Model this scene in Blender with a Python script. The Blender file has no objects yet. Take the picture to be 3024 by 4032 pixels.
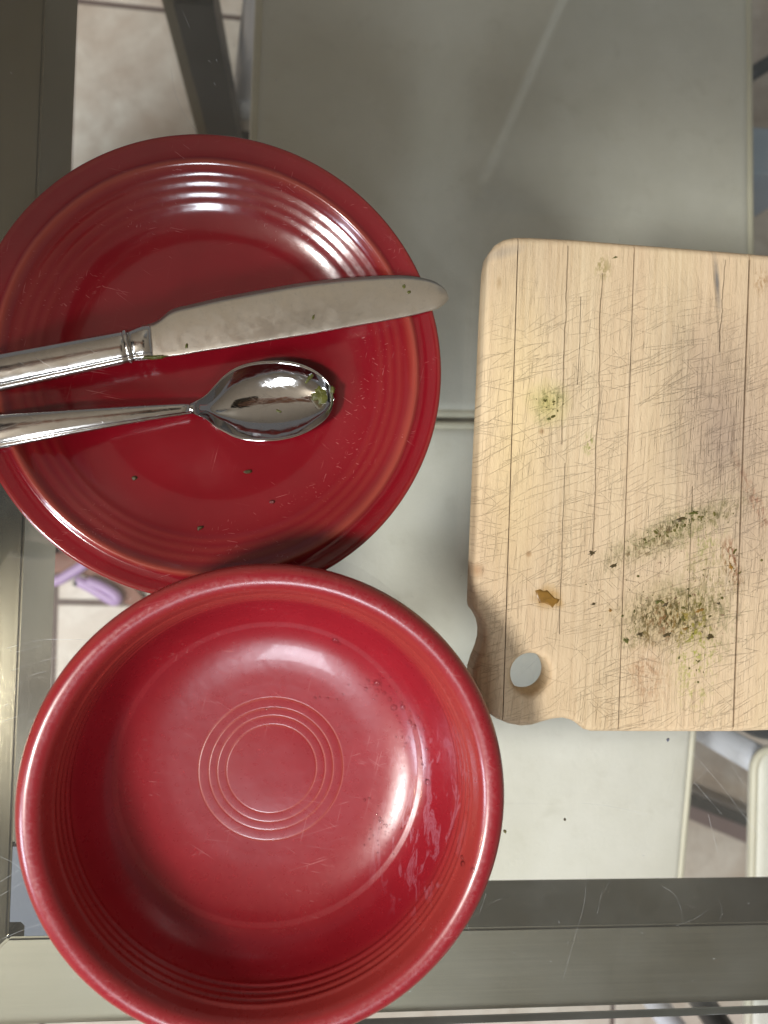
import bpy, bmesh, math, random
from mathutils import Vector, Matrix, noise
from math import sin, cos, pi, radians, hypot, atan2, sqrt
random.seed(7)
S = bpy.context.scene
COL = S.collection
MM = 0.001

# ------------------------------------------------------------------ camera
CAM_H = 330.0
PITCH, ROLL = radians(-0.68), radians(-6.58)
CAM_R = Matrix.Rotation(ROLL, 3, 'Y') @ Matrix.Rotation(PITCH, 3, 'X')
F_PX = 3046.0
cd = bpy.data.cameras.new('camera')
cam = bpy.data.objects.new('camera', cd)
COL.objects.link(cam)
cam.matrix_world = Matrix.Translation((0, 0, CAM_H * MM)) @ CAM_R.to_4x4()
cd.sensor_fit = 'VERTICAL'
cd.sensor_height = 9.8
cd.sensor_width = 7.35
cd.lens = 9.8 * F_PX / 4032
cd.clip_start = 0.01
cd.clip_end = 30
cd.dof.use_dof = True
cd.dof.focus_distance = 0.315
cd.dof.aperture_fstop = 2.6
S.camera = cam

# ------------------------------------------------------------------ world, lamps, exposure
wd = bpy.data.worlds.new('World')
S.world = wd
wd.use_nodes = True
bg = wd.node_tree.nodes['Background']
bg.inputs[0].default_value = (0.97, 0.97, 1.0, 1)
bg.inputs[1].default_value = 0.16
S.view_settings.view_transform = 'Standard'
S.view_settings.look = 'None'
S.view_settings.gamma = 1
S.view_settings.exposure = 0.14
S.cycles.max_bounces = 8
S.cycles.transparent_max_bounces = 16
S.cycles.caustics_reflective = False
S.cycles.caustics_refractive = False
S.cycles.sample_clamp_indirect = 4


def area(name, loc, target, sx, sy, power, col):
    l = bpy.data.lights.new(name, 'AREA')
    l.shape = 'RECTANGLE'; l.size = sx; l.size_y = sy; l.energy = power; l.color = col
    o = bpy.data.objects.new(name, l)
    COL.objects.link(o)
    o.location = loc
    o.rotation_euler = (Vector(target) - Vector(loc)).to_track_quat('-Z', 'Y').to_euler()
    return o


area('ceiling_lamp', (-1.08, -0.50, 1.69), (0.0, 0, 0), 0.28, 0.28, 44, (1.0, 0.97, 0.93))
area('garden_window', (-0.14, -1.0, 1.2), (0.05, -0.05, 0), 0.20, 0.36, 7, (0.84, 0.91, 1.0))
area('side_window', (-1.5, -0.88, 0.85), (0.05, -0.05, 0), 0.35, 0.5, 15, (0.74, 0.85, 1.0))
area('added_ceiling_wash', (0.85, 1.25, 0.95), (0.85, 1.25, 1.75), 0.4, 0.4, 3.4, (0.86, 0.93, 1.0))  # added fill, no lamp stands here; brightens the ceiling mirrored in the glass
area('room_lamp', (-1.6, -0.5, 1.1), (0, 0, 0), 0.10, 0.10, 3.0, (1.0, 0.72, 0.42))


# ------------------------------------------------------------------ helpers
def U(dx, dy, z=0.0):
    """point (mm) at height z seen at (dx,dy) of the 1659 px wide photograph"""
    k = 3024 / 1659
    d = Vector(((dx * k - 1512) / F_PX, -(dy * k - 2016) / F_PX, -1))
    D = CAM_R @ d
    t = (z - CAM_H) / D.z
    return Vector((D.x * t, D.y * t, z))


def UN(x, y, z=0.0):
    return U(x * 1659 / 3024, y * 1659 / 3024, z)


def empty(name, loc=(0, 0, 0), rz=0.0, **kw):
    o = bpy.data.objects.new(name, None)
    o.empty_display_size = 0.02
    COL.objects.link(o)
    o.location = Vector(loc) * MM
    o.rotation_euler = (0, 0, rz)
    for k, v in kw.items():
        o[k] = v
    return o


def link(name, me, mat=None, parent=None, smooth=True, **kw):
    o = bpy.data.objects.new(name, me)
    COL.objects.link(o)
    if mat is not None:
        me.materials.clear()
        for m in (mat if isinstance(mat, (list, tuple)) else [mat]):
            me.materials.append(m)
    if smooth:
        me.polygons.foreach_set('use_smooth', [True] * len(me.polygons))
    if parent:
        o.parent = parent
    for k, v in kw.items():
        o[k] = v
    return o


def mesh(name, vs, fs):
    me = bpy.data.meshes.new(name)
    me.from_pydata([tuple(Vector(v) * MM) for v in vs], [], fs)
    me.update()
    return me


def bm_mesh(bm, name):
    bmesh.ops.recalc_face_normals(bm, faces=bm.faces)
    me = bpy.data.meshes.new(name)
    bm.to_mesh(me); bm.free()
    return me


def box_bm(x0, x1, y0, y1, z0, z1, bev=0.0, seg=2):
    bm = bmesh.new()
    bmesh.ops.create_cube(bm, size=1)
    for v in bm.verts:
        v.co = Vector(((x0 + x1) / 2 + v.co.x * (x1 - x0), (y0 + y1) / 2 + v.co.y * (y1 - y0), (z0 + z1) / 2 + v.co.z * (z1 - z0))) * MM
    if bev:
        bmesh.ops.bevel(bm, geom=list(bm.edges), offset=bev * MM, segments=seg, affect='EDGES', profile=0.5)
    return bm


def lathe(name, prof, n=192):
    """prof: list of (r, z); r=0 allowed at ends"""
    vs, fs, rows = [], [], []
    for r, z in prof:
        if r < 1e-6:
            rows.append([len(vs)]); vs.append((0, 0, z))
        else:
            rows.append(list(range(len(vs), len(vs) + n)))
            for i in range(n):
                a = 2 * pi * i / n
                vs.append((r * cos(a), r * sin(a), z))
    for a, b in zip(rows, rows[1:]):
        for i in range(n):
            j = (i + 1) % n
            if len(a) == 1:
                fs.append((a[0], b[j], b[i]))
            elif len(b) == 1:
                fs.append((a[i], a[j], b[0]))
            else:
                fs.append((a[i], a[j], b[j], b[i]))
    return mesh(name, vs, fs)


def smooth_path(pts, n=8):
    """Catmull-Rom through 2D/3D points"""
    P = [Vector(p) for p in pts]
    out = []
    for i in range(len(P) - 1):
        p0 = P[max(i - 1, 0)]; p1 = P[i]; p2 = P[i + 1]; p3 = P[min(i + 2, len(P) - 1)]
        for k in range(n):
            t = k / n
            out.append(0.5 * ((2 * p1) + (p2 - p0) * t + (2 * p0 - 5 * p1 + 4 * p2 - p3) * t * t + (3 * p1 - p0 - 3 * p2 + p3) * t ** 3))
    out.append(P[-1])
    return out


def tube(name, pts, r, n=10, closed=False):
    P = [Vector(p) for p in pts]
    vs, fs = [], []
    m = len(P)
    for i, p in enumerate(P):
        a = P[(i - 1) % m] if closed else P[max(i - 1, 0)]
        b = P[(i + 1) % m] if closed else P[min(i + 1, m - 1)]
        t = (b - a).normalized()
        up = Vector((0, 0, 1)) if abs(t.z) < 0.9 else Vector((1, 0, 0))
        u = t.cross(up).normalized(); v = u.cross(t)
        rr = r[i] if isinstance(r, (list, tuple)) else r
        for k in range(n):
            an = 2 * pi * k / n
            vs.append(p + u * (rr * cos(an)) + v * (rr * sin(an)))
    for i in range(m if closed else m - 1):
        j = (i + 1) % m
        for k in range(n):
            l = (k + 1) % n
            fs.append((i * n + k, i * n + l, j * n + l, j * n + k))
    if not closed:
        fs.append(tuple(range(n))); fs.append(tuple(range((m - 1) * n, m * n)))
    me = mesh(name, vs, fs)
    bm = bmesh.new(); bm.from_mesh(me)
    bmesh.ops.recalc_face_normals(bm, faces=bm.faces)
    bm.to_mesh(me); bm.free()
    return me


# ------------------------------------------------------------------ node helper
class NT:
    def __init__(s, name):
        s.m = bpy.data.materials.new(name)
        s.m.use_nodes = True
        s.t = s.m.node_tree
        s.t.nodes.clear()
        s.out = s.t.nodes.new('ShaderNodeOutputMaterial')

    def n(s, typ, ins=None, **props):
        nd = s.t.nodes.new(typ)
        for k, v in props.items():
            setattr(nd, k, v)
        for k, v in (ins or {}).items():
            if isinstance(v, bpy.types.NodeSocket):
                s.t.links.new(v, nd.inputs[k])
            elif isinstance(v, bpy.types.Node):
                s.t.links.new(v.outputs[0], nd.inputs[k])
            else:
                nd.inputs[k].default_value = v
        return nd

    def math(s, op, a, b=0.0, c=None, clamp=False):
        nd = s.n('ShaderNodeMath', {0: a, 1: b}, operation=op, use_clamp=clamp)
        if c is not None:
            if isinstance(c, (int, float)): nd.inputs[2].default_value = c
            else: s.t.links.new(c, nd.inputs[2])
        return nd.outputs[0]

    def mix(s, fac, a, b, blend='MIX'):
        nd = s.n('ShaderNodeMix', data_type='RGBA', blend_type=blend)
        for k, v in ((0, fac), (6, a), (7, b)):
            if isinstance(v, bpy.types.NodeSocket): s.t.links.new(v, nd.inputs[k])
            elif k == 0: nd.inputs[0].default_value = v
            else: nd.inputs[k].default_value = (*v, 1) if len(v) == 3 else v
        return nd.outputs[2]

    def ramp(s, fac, stops, interp='LINEAR'):
        nd = s.n('ShaderNodeValToRGB')
        s.t.links.new(fac, nd.inputs[0])
        cr = nd.color_ramp
        cr.interpolation = interp
        while len(cr.elements) < len(stops):
            cr.elements.new(0.5)
        for e, (p, c) in zip(cr.elements, stops):
            e.position = p
            e.color = (c, c, c, 1) if isinstance(c, (int, float)) else (*c, 1)
        return nd.outputs[0]

    def noise(s, vec, scale, detail=3, rough=0.5, dist=0.0):
        nd = s.n('ShaderNodeTexNoise', {'Scale': scale, 'Detail': detail, 'Roughness': rough, 'Distortion': dist})
        s.t.links.new(vec, nd.inputs['Vector'])
        return nd.outputs[0]

    def mapping(s, vec, scale=(1, 1, 1), rot=(0, 0, 0), loc=(0, 0, 0)):
        nd = s.n('ShaderNodeMapping', {'Scale': scale, 'Rotation': rot, 'Location': loc})
        s.t.links.new(vec, nd.inputs[0])
        return nd.outputs[0]

    def obj(s):
        nd = s.n('ShaderNodeTexCoord')
        return s.n('ShaderNodeVectorMath', {0: nd.outputs['Object'], 1: (1000, 1000, 1000)}, operation='MULTIPLY').outputs[0]

    def bump(s, h, dist=0.1, strength=1.0, normal=None):
        nd = s.n('ShaderNodeBump', {'Height': h, 'Distance': dist * MM, 'Strength': strength})
        if normal is not None: s.t.links.new(normal, nd.inputs['Normal'])
        return nd.outputs[0]

    def done(s, ins):
        p = s.n('ShaderNodeBsdfPrincipled', ins)
        s.t.links.new(p.outputs[0], s.out.inputs[0])
        return s.m


def simple(name, col, rough=0.5, metal=0.0, nscale=0.02, namp=0.12, bump=0.0, coat=0.0):
    t = NT(name)
    o = t.obj()
    nz = t.noise(o, nscale, 4)
    c = t.mix(nz, tuple(v * (1 - namp) for v in col), tuple(min(1, v * (1 + namp)) for v in col))
    ins = {'Base Color': c, 'Roughness': rough, 'Metallic': metal, 'Coat Weight': coat, 'Coat Roughness': 0.08}
    if bump:
        ins['Normal'] = t.bump(t.noise(o, 1.2, 3), bump)
    return t.done(ins)


# ------------------------------------------------------------------ materials
def glaze(name, stops, scale, film=False, c0=(0.165, 0.003, 0.008), c1=(0.22, 0.0045, 0.0115), rbase=0.15, coat=0.35):
    """red glaze; stops are (radius mm, amount of thin pale glaze) on the raised rings"""
    t = NT(name)
    o = t.obj()
    xyz = t.n('ShaderNodeSeparateXYZ', {0: o})
    r = t.n('ShaderNodeVectorMath', {0: t.n('ShaderNodeCombineXYZ', {0: xyz.outputs[0], 1: xyz.outputs[1]}).outputs[0]}, operation='LENGTH').outputs['Value']
    wob = t.math('MULTIPLY_ADD', t.noise(o, 0.06, 2), 1.2, t.math('ADD', r, -0.6))
    thin = t.ramp(t.math('DIVIDE', wob, scale), [(p / scale, v) for p, v in stops])
    mott = t.noise(o, 0.05, 4, 0.6)
    base = t.mix(mott, c0, c1)
    col = t.mix(thin, base, (0.36, 0.075, 0.045))
    # fine scratches and wear in the glaze
    sc = None
    for k, (rot, st) in enumerate(((0.25, 0.02), (1.3, 0.03), (2.2, 0.025), (1.75, 0.015))):
        v = t.mapping(t.mapping(o, rot=(0, 0, rot)), scale=(1.6, st, 1))
        s_ = t.ramp(t.noise(v, 1.0, 2, 0.4), [(0.0, 0.0), (0.70, 0.0), (0.74, 1.0)])
        sc = s_ if sc is None else t.math('MAXIMUM', sc, s_)
    patch = t.ramp(t.noise(o, 0.05, 3), [(0.48, 0.0), (0.68, 1.0)])
    scr = t.math('MULTIPLY', sc, patch)
    col = t.mix(t.math('MULTIPLY', scr, 0.16), col, (0.75, 0.35, 0.32))
    rough = t.math('MULTIPLY_ADD', scr, 0.25, rbase - 0.02)
    rough = t.math('MULTIPLY_ADD', t.noise(o, 0.3, 4), 0.06, rough)
    h = t.math('MULTIPLY', t.noise(o, 0.11, 2), 1.0)
    if film:
        # dried milky water film on the right wall of the bowl
        ang = t.math('ARCTAN2', xyz.outputs[1], xyz.outputs[0])
        am = t.ramp(t.math('DIVIDE', t.math('ADD', ang, pi), 2 * pi), [(0.36, 0.0), (0.41, 1.0), (0.52, 1.0), (0.565, 0.0)])
        rm = t.ramp(t.math('DIVIDE', r, 90), [(0.50, 0.0), (0.62, 1.0), (0.80, 1.0), (0.84, 0.0)])
        n1 = t.noise(t.mapping(t.mapping(o, rot=(0, 0, 0.1)), scale=(0.22, 0.045, 0.1)), 1.0, 5, 0.65, 1.2)
        fm = t.ramp(n1, [(0.54, 0.0), (0.60, 0.5), (0.63, 0.12), (0.70, 0.7), (0.76, 0.2)])
        fm = t.math('MULTIPLY', t.math('MULTIPLY', fm, am), rm)
        col = t.mix(t.math('MULTIPLY', fm, 0.38), col, (0.62, 0.40, 0.50))
        rough = t.math('MULTIPLY_ADD', fm, 0.12, rough)
        # rubbed, whitish wear along the crown of the rim
        rr = t.ramp(t.math('DIVIDE', r, 90), [(0.875, 0.0), (0.905, 1.0), (0.935, 0.0)])
        ww = t.ramp(t.noise(t.mapping(o, scale=(1, 1, 1)), 0.55, 6, 0.75, 0.6), [(0.47, 0.0), (0.62, 1.0)])
        wm = t.math('MULTIPLY', t.math('MULTIPLY', rr, ww), t.ramp(t.noise(o, 0.02, 2), [(0.35, 0.35), (0.6, 1.0)]))
        col = t.mix(t.math('MULTIPLY', wm, 0.12), col, (0.72, 0.42, 0.42))
        rough = t.math('MULTIPLY_ADD', wm, 0.12, rough)
        h = t.math('ADD', h, t.math('MULTIPLY', fm, 0.12))
    nrm = t.bump(h, 0.10)
    return t.done({'Base Color': col, 'Roughness': rough, 'IOR': 1.55, 'Normal': nrm, 'Coat Weight': coat, 'Coat Roughness': 0.05})


def steel(name, rough=0.12, col=(0.66, 0.63, 0.58), smudge=0.3, scratch=0.3):
    t = NT(name)
    o = t.obj()
    n1 = t.noise(o, 0.12, 5, 0.65, 0.5)
    sm = t.ramp(n1, [(0.42, 0.0), (0.62, 1.0)])
    n2 = t.ramp(t.noise(o, 0.5, 5, 0.7), [(0.55, 0.0), (0.68, 1.0)])
    s1 = t.ramp(t.noise(t.mapping(t.mapping(o, rot=(0, 0, 0.5)), scale=(0.06, 2.4, 1)), 1, 2), [(0.62, 0.0), (0.70, 1.0)])
    s2 = t.ramp(t.noise(t.mapping(t.mapping(o, rot=(0, 0, -0.35)), scale=(0.05, 2.0, 1)), 1, 2), [(0.64, 0.0), (0.72, 1.0)])
    s_ = t.math('MULTIPLY', t.math('MAXIMUM', s1, s2), scratch)
    c = t.mix(t.math('MULTIPLY', sm, smudge), col, tuple(v * 0.62 for v in col))
    c = t.mix(t.math('MULTIPLY', n2, smudge), c, tuple(v * 0.45 for v in col))
    r = t.math('MULTIPLY_ADD', sm, smudge * 0.35, t.math('MULTIPLY_ADD', s_, 0.3, rough))
    return t.done({'Base Color': c, 'Metallic': 1.0, 'Roughness': r, 'Normal': t.bump(t.math('ADD', t.noise(o, 0.08, 2), t.math('MULTIPLY', s_, 0.05)), 0.25)})


def brushed(name, axis, col=(0.23, 0.21, 0.165), rough=0.30):
    t = NT(name)
    o = t.obj()
    sc = (0.012, 1.6, 1.6) if axis == 'x' else (1.6, 0.012, 1.6)
    n1 = t.noise(t.mapping(o, scale=sc), 1.0, 5, 0.7)
    n2 = t.noise(o, 0.02, 3)
    c = t.mix(n1, tuple(v * 0.72 for v in col), tuple(v * 1.2 for v in col))
    r = t.math('MULTIPLY_ADD', n1, 0.10, t.math('MULTIPLY_ADD', n2, 0.1, rough - 0.10))
    return t.done({'Base Color': c, 'Metallic': 0.9, 'Roughness': r, 'Normal': t.bump(n1, 0.02)})


def sheet_glass(name, tint):
    t = NT(name)
    o = t.obj()
    gm = t.n('ShaderNodeNewGeometry')
    cs = t.math('ABSOLUTE', t.n('ShaderNodeVectorMath', {0: gm.outputs['Normal'], 1: gm.outputs['Incoming']}, operation='DOT_PRODUCT').outputs['Value'])
    fr = t.n('ShaderNodeMath', {0: t.math('POWER', t.math('SUBTRACT', 1.0, cs), 5.0), 1: 0.96}, operation='MULTIPLY_ADD')
    fr.inputs[2].default_value = 0.04
    tr = t.n('ShaderNodeBsdfTransparent', {'Color': (*tint, 1)})
    dust = t.ramp(t.noise(o, 0.03, 5, 0.7), [(0.4, 0.0), (0.8, 1.0)])
    gl = t.n('ShaderNodeBsdfGlossy', {'Color': (1, 1, 1, 1), 'Roughness': 0.015})
    mx = t.n('ShaderNodeMixShader', {0: fr.outputs[0], 1: tr.outputs[0], 2: gl.outputs[0]})
    # thin grime that scatters a little light
    df = t.n('ShaderNodeBsdfDiffuse', {'Color': (0.75, 0.78, 0.76, 1)})
    m2 = t.n('ShaderNodeMixShader', {0: t.math('MULTIPLY_ADD', dust, 0.022, 0.012), 1: mx.outputs[0], 2: df.outputs[0]})
    t.t.links.new(m2.outputs[0], t.out.inputs[0])
    return t.m




def vinyl():
    t = NT('cream_vinyl')
    o = t.obj()
    big = t.noise(o, 0.006, 4, 0.6)
    c = t.mix(t.ramp(big, [(0.35, 0.0), (0.65, 1.0)]), (0.72, 0.70, 0.60), (0.82, 0.80, 0.72))
    dirt = t.ramp(t.noise(o, 0.05, 6, 0.75), [(0.55, 0.0), (0.75, 1.0)])
    c = t.mix(t.math('MULTIPLY', dirt, 0.25), c, (0.42, 0.39, 0.28))
    leather = t.n('ShaderNodeTexVoronoi', {'Scale': 0.9})
    t.t.links.new(o, leather.inputs['Vector'])
    h = t.math('ADD', t.math('MULTIPLY', leather.outputs['Distance'], 0.6), t.math('MULTIPLY', t.noise(o, 0.02, 3, .5), 4.0))
    return t.done({'Base Color': c, 'Roughness': 0.4, 'Normal': t.bump(h, 0.35)})


M_PLATE = glaze('plate_glaze', [(0, 0), (51, 0), (66, .02), (68.5, .12), (70.2, .0), (72, .16), (73.8, .02), (75.6, .18), (77.5, .05), (79.0, .15), (80.6, .5), (82.0, .6), (83.6, .0), (89.5, .0), (91.6, .25)], 100)
M_BOWL = glaze('bowl_glaze', [(0, 0), (17.6, 0), (18.15, .6), (18.7, 0), (21.2, 0), (21.8, .6), (22.4, 0), (24.5, 0), (25.1, .6), (25.7, 0), (28.6, 0), (29.2, .6), (29.8, 0), (71, 0), (74.5, .35), (77.5, .30), (79.5, .04), (83.5, 0.0), (85.2, .3)], 100, True, (0.21, 0.007, 0.013), (0.275, 0.012, 0.020), 0.27, 0.15)
M_SPOON = steel('spoon_steel', 0.05, (0.58, 0.56, 0.54), 0.12, 0.35)
M_BLADE = steel('blade_steel', 0.30, (0.78, 0.72, 0.62), 0.18, 0.12)
M_HANDLE = steel('handle_steel', 0.13, (0.66, 0.63, 0.59), 0.18, 0.35)
M_BRUSH_X = brushed('brushed_steel_lengthwise', 'x', rough=0.46)
M_BRUSH_Y = brushed('brushed_steel_crosswise', 'y', (0.20, 0.18, 0.135), 0.15)
M_GLASS = sheet_glass('table_glass', (0.955, 0.965, 0.95))
M_GLASS_EDGE = simple('glass_edge', (0.80, 0.86, 0.82), 0.12)
M_VINYL = vinyl()
M_PIPING = simple('cream_piping', (0.68, 0.64, 0.50), 0.45, 0, 0.05, 0.08)
M_DARKMETAL = simple('dark_metal', (0.035, 0.036, 0.038), 0.4, 0.3)
M_PALEMETAL = simple('pale_metal', (0.76, 0.80, 0.90), 0.3, 0.1)
M_PADM = simple('corner_rubber', (0.10, 0.115, 0.16), 0.45)
tS = NT('scratch_white')
_a = tS.n('ShaderNodeBsdfTransparent'); _b = tS.n('ShaderNodeBsdfDiffuse', {'Color': (0.8, 0.82, 0.82, 1)})
_m = tS.n('ShaderNodeMixShader', {0: tS.math('MULTIPLY', tS.ramp(tS.noise(tS.obj(), 0.25, 3), [(0.35, 0.2), (0.65, 1.0)]), 0.55), 1: _a.outputs[0], 2: _b.outputs[0]})
tS.t.links.new(_m.outputs[0], tS.out.inputs[0])
M_SCRATCH = tS.m
M_HERB = simple('green_herb', (0.085, 0.085, 0.010), 0.45, 0, 0.35, 0.95, 0.3)
M_HERB_DARK = simple('dark_herb', (0.062, 0.042, 0.012), 0.5, 0, 0.9, 0.7)
M_SAUCE = simple('brown_sauce', (0.23, 0.12, 0.022), 0.3, 0, 0.4, 0.5, 0.1)


# ------------------------------------------------------------------ floor of stone tiles
FLOOR_Z = -745.0


def tile_material():
    t = NT('stone_tile')
    g = t.n('ShaderNodeNewGeometry')
    o = t.n('ShaderNodeVectorMath', {0: g.outputs['Position'], 1: (1000, 1000, 1000)}, operation='MULTIPLY').outputs[0]
    a = t.noise(o, 0.009, 6, 0.62, 0.4)
    b = t.noise(o, 0.035, 5, 0.65)
    c = t.mix(t.ramp(a, [(0.35, 0.0), (0.62, 1.0)]), (0.56, 0.46, 0.38), (0.80, 0.75, 0.67))
    c = t.mix(t.math('MULTIPLY', t.ramp(b, [(0.48, 0.0), (0.72, 1.0)]), 0.5), c, (0.46, 0.38, 0.31))
    info = t.n('ShaderNodeObjectInfo')
    c = t.mix(t.math('MULTIPLY', info.outputs['Random'], 0.25), c, (0.60, 0.48, 0.39))
    return t.done({'Base Color': c, 'Roughness': 0.45, 'Normal': t.bump(a, 1.0)})


M_TILE = tile_material()
M_GROUT = simple('grout', (0.14, 0.10, 0.09), 0.9, 0, 0.05, 0.3)
floor = link('floor', bm_mesh(box_bm(-2400, 2400, -2400, 2400, FLOOR_Z - 20, FLOOR_Z - 3), 'floor'), M_GROUT, None, False, kind='structure')
tile_me = bm_mesh(box_bm(-196.5, 196.5, -196.5, 196.5, -8, 0, 2.2, 2), 'tile')
ra = radians(-2.0)
org = Vector((-318.0, -132.0))
for i in range(-4, 6):
    off = {0: 0, 1: 60, 2: 120}.get(i, (i * 137) % 400)
    for j in range(-5, 6):
        p = Vector((i * 400 + 200, j * 400 + 200 - off))
        q = org + Vector((p.x * cos(ra) - p.y * sin(ra), p.x * sin(ra) + p.y * cos(ra)))
        if abs(q.x) > 2050 or abs(q.y) > 2050: continue
        t_ = link('tile', tile_me, None if tile_me.materials else M_TILE, floor, False)
        t_.location = (q.x * MM, q.y * MM, FLOOR_Z * MM)
        t_.rotation_euler = (random.uniform(-.001, .001), random.uniform(-.001, .001), ra)

# ceiling, seen only in reflections
ceil = link('ceiling', bm_mesh(box_bm(-2600, 2600, -2600, 2600, 1750, 1790), 'ceiling'), simple('ceiling_paint', (0.72, 0.64, 0.52), 0.8), None, False, kind='structure')




def MR(dx, dy, z):
    """point at height z whose reflection in the table top is seen at (dx,dy)"""
    p = U(dx, dy, 0)
    f = (z + CAM_H) / CAM_H
    return Vector((p.x * f, p.y * f, z))


q = [MR(x, y, 1500) for x, y in [(1262, -80), (1066, 372), (1640, 402), (1760, -80)]]  # invented ceiling panel, shaped so its reflection darkens part of the glass
bk = empty('added_reflection_panel', (0, 0, 1500), 0, label='boxed brown grey ceiling panel with a pale edge, added for its reflection in the glass', category='reflection panel')
bm = bmesh.new()
lo = [bm.verts.new(Vector((p.x, p.y, 0)) * MM) for p in q]; hi = [bm.verts.new(Vector((p.x, p.y, 249.5)) * MM) for p in q]
bm.faces.new(lo); bm.faces.new(hi)
for i in range(4):
    bm.faces.new((lo[i], lo[(i + 1) % 4], hi[(i + 1) % 4], hi[i]))
link('panel', bm_mesh(bm, 'panel'), simple('reflection_panel_paint', (0.17, 0.17, 0.17), 0.8), bk, False)
q2 = [MR(x, y, 1497) for x, y in [(1240, -80), (1047, 372), (1065, 372), (1261, -80)]]  # pale strip added to mirror as a diagonal streak in the glass
bm = bmesh.new()
lo = [bm.verts.new(Vector((p.x, p.y, -4)) * MM) for p in q2]; hi = [bm.verts.new(Vector((p.x, p.y, 60)) * MM) for p in q2]
bm.faces.new(lo); bm.faces.new(hi)
for i in range(4):
    bm.faces.new((lo[i], lo[(i + 1) % 4], hi[(i + 1) % 4], hi[i]))
link('trim', bm_mesh(bm, 'trim'), simple('streak_white', (0.66, 0.66, 0.6), 0.5), bk, False)

# ------------------------------------------------------------------ glass table
TA = radians(-2.5)
TC = Vector((-119.2, -181.5, 0))
table = empty('glass_table', (TC.x, TC.y, FLOOR_Z), TA, label='glass topped table with brushed steel rim carrying the plate, bowl and board', category='table')
TZ = -FLOOR_Z  # table top height above the root
TW, TD, BW, BH = 1240.0, 660.0, 37.0, 45.0
gl = box_bm(-BW - 1.6, TW + BW + 1.6, -BW - 1.6, TD + BW + 1.6, TZ - 6, TZ, 0.8, 2)
me = bm_mesh(gl, 'glass_top')
g = link('glass_top', me, [M_GLASS, M_GLASS_EDGE], table, False)
for p in me.polygons:
    p.material_index = 0 if abs(p.normal.z) > 0.9 else 1
z1 = TZ - 6.4


def bar(a, b, c, d, mat, along):
    """rim bar with mitred ends: outer/inner rectangle given in table axes"""
    bm = bmesh.new()
    if along == 'x':
        y_in, y_out = (c, d)
        s = 1
        pts = [(a - BW, y_out), (b + BW, y_out), (b, y_in), (a, y_in)]
    else:
        y_in, y_out = (c, d)
        pts = [(y_out, a - BW), (y_out, b + BW), (y_in, b), (y_in, a)]
    lo = [bm.verts.new(Vector((x, y, z1 - BH)) * MM) for x, y in pts]
    hi = [bm.verts.new(Vector((x, y, z1)) * MM) for x, y in pts]
    bm.faces.new(lo); bm.faces.new(hi)
    for i in range(4):
        j = (i + 1) % 4
        bm.faces.new((lo[i], lo[j], hi[j], hi[i]))
    bmesh.ops.recalc_face_normals(bm, faces=bm.faces)
    bmesh.ops.bevel(bm, geom=list(bm.edges), offset=1.0 * MM, segments=2, affect='EDGES')
    return link('rim_bar', bm_mesh(bm, 'rim_bar'), mat, table, False)


bar(0, TW, 0, -BW, M_BRUSH_X, 'x')
bar(0, TW, TD, TD + BW, M_BRUSH_X, 'x')
bar(0, TD, 0, -BW, M_BRUSH_Y, 'y')
bar(0, TD, TW, TW + BW, M_BRUSH_Y, 'y')
for cx, cy in ((0, 0), (TW, 0), (0, TD), (TW, TD)):
    x0, x1 = (0.4, 44) if cx == 0 else (TW - 44, TW - 0.4)
    y0, y1 = (0.4, 44) if cy == 0 else (TD - 44, TD - 0.4)
    bm = bmesh.new()
    bmesh.ops.create_cube(bm, size=1)
    for v in bm.verts:
        v.co = Vector(((x0 + x1) / 2 + v.co.x * (x1 - x0), (y0 + y1) / 2 + v.co.y * (y1 - y0), z1 - 3.0 + v.co.z * 5)) * MM
    bmesh.ops.bevel(bm, geom=[e for e in bm.edges if abs(e.verts[0].co.z - e.verts[1].co.z) > 1e-4], offset=6 * MM, segments=5, affect='EDGES')
    link('corner_pad', bm_mesh(bm, 'corner_pad'), M_PADM, table, False)
    lx = -BW + 1 if cx == 0 else TW + 1
    ly = -BW + 1 if cy == 0 else TD + 1
    link('leg', bm_mesh(box_bm(lx, lx + BW - 2, ly, ly + BW - 2, 0, z1 - BH - 0.2, 1.5), 'leg'), M_BRUSH_Y, table, False)

# hairline scratches and specks on the glass
vs, fs = [], []


def hair(pts, w):
    P = smooth_path([U(x, y, 0.05) for x, y in pts], 5)
    for a, b in zip(P, P[1:]):
        d = (b - a)
        if d.length < 1e-6: continue
        nrm = Vector((-d.y, d.x, 0)).normalized() * w * 0.26
        k = len(vs)
        vs.extend([a - nrm, a + nrm, b + nrm, b - nrm])
        fs.append((k, k + 1, k + 2, k + 3))


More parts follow.
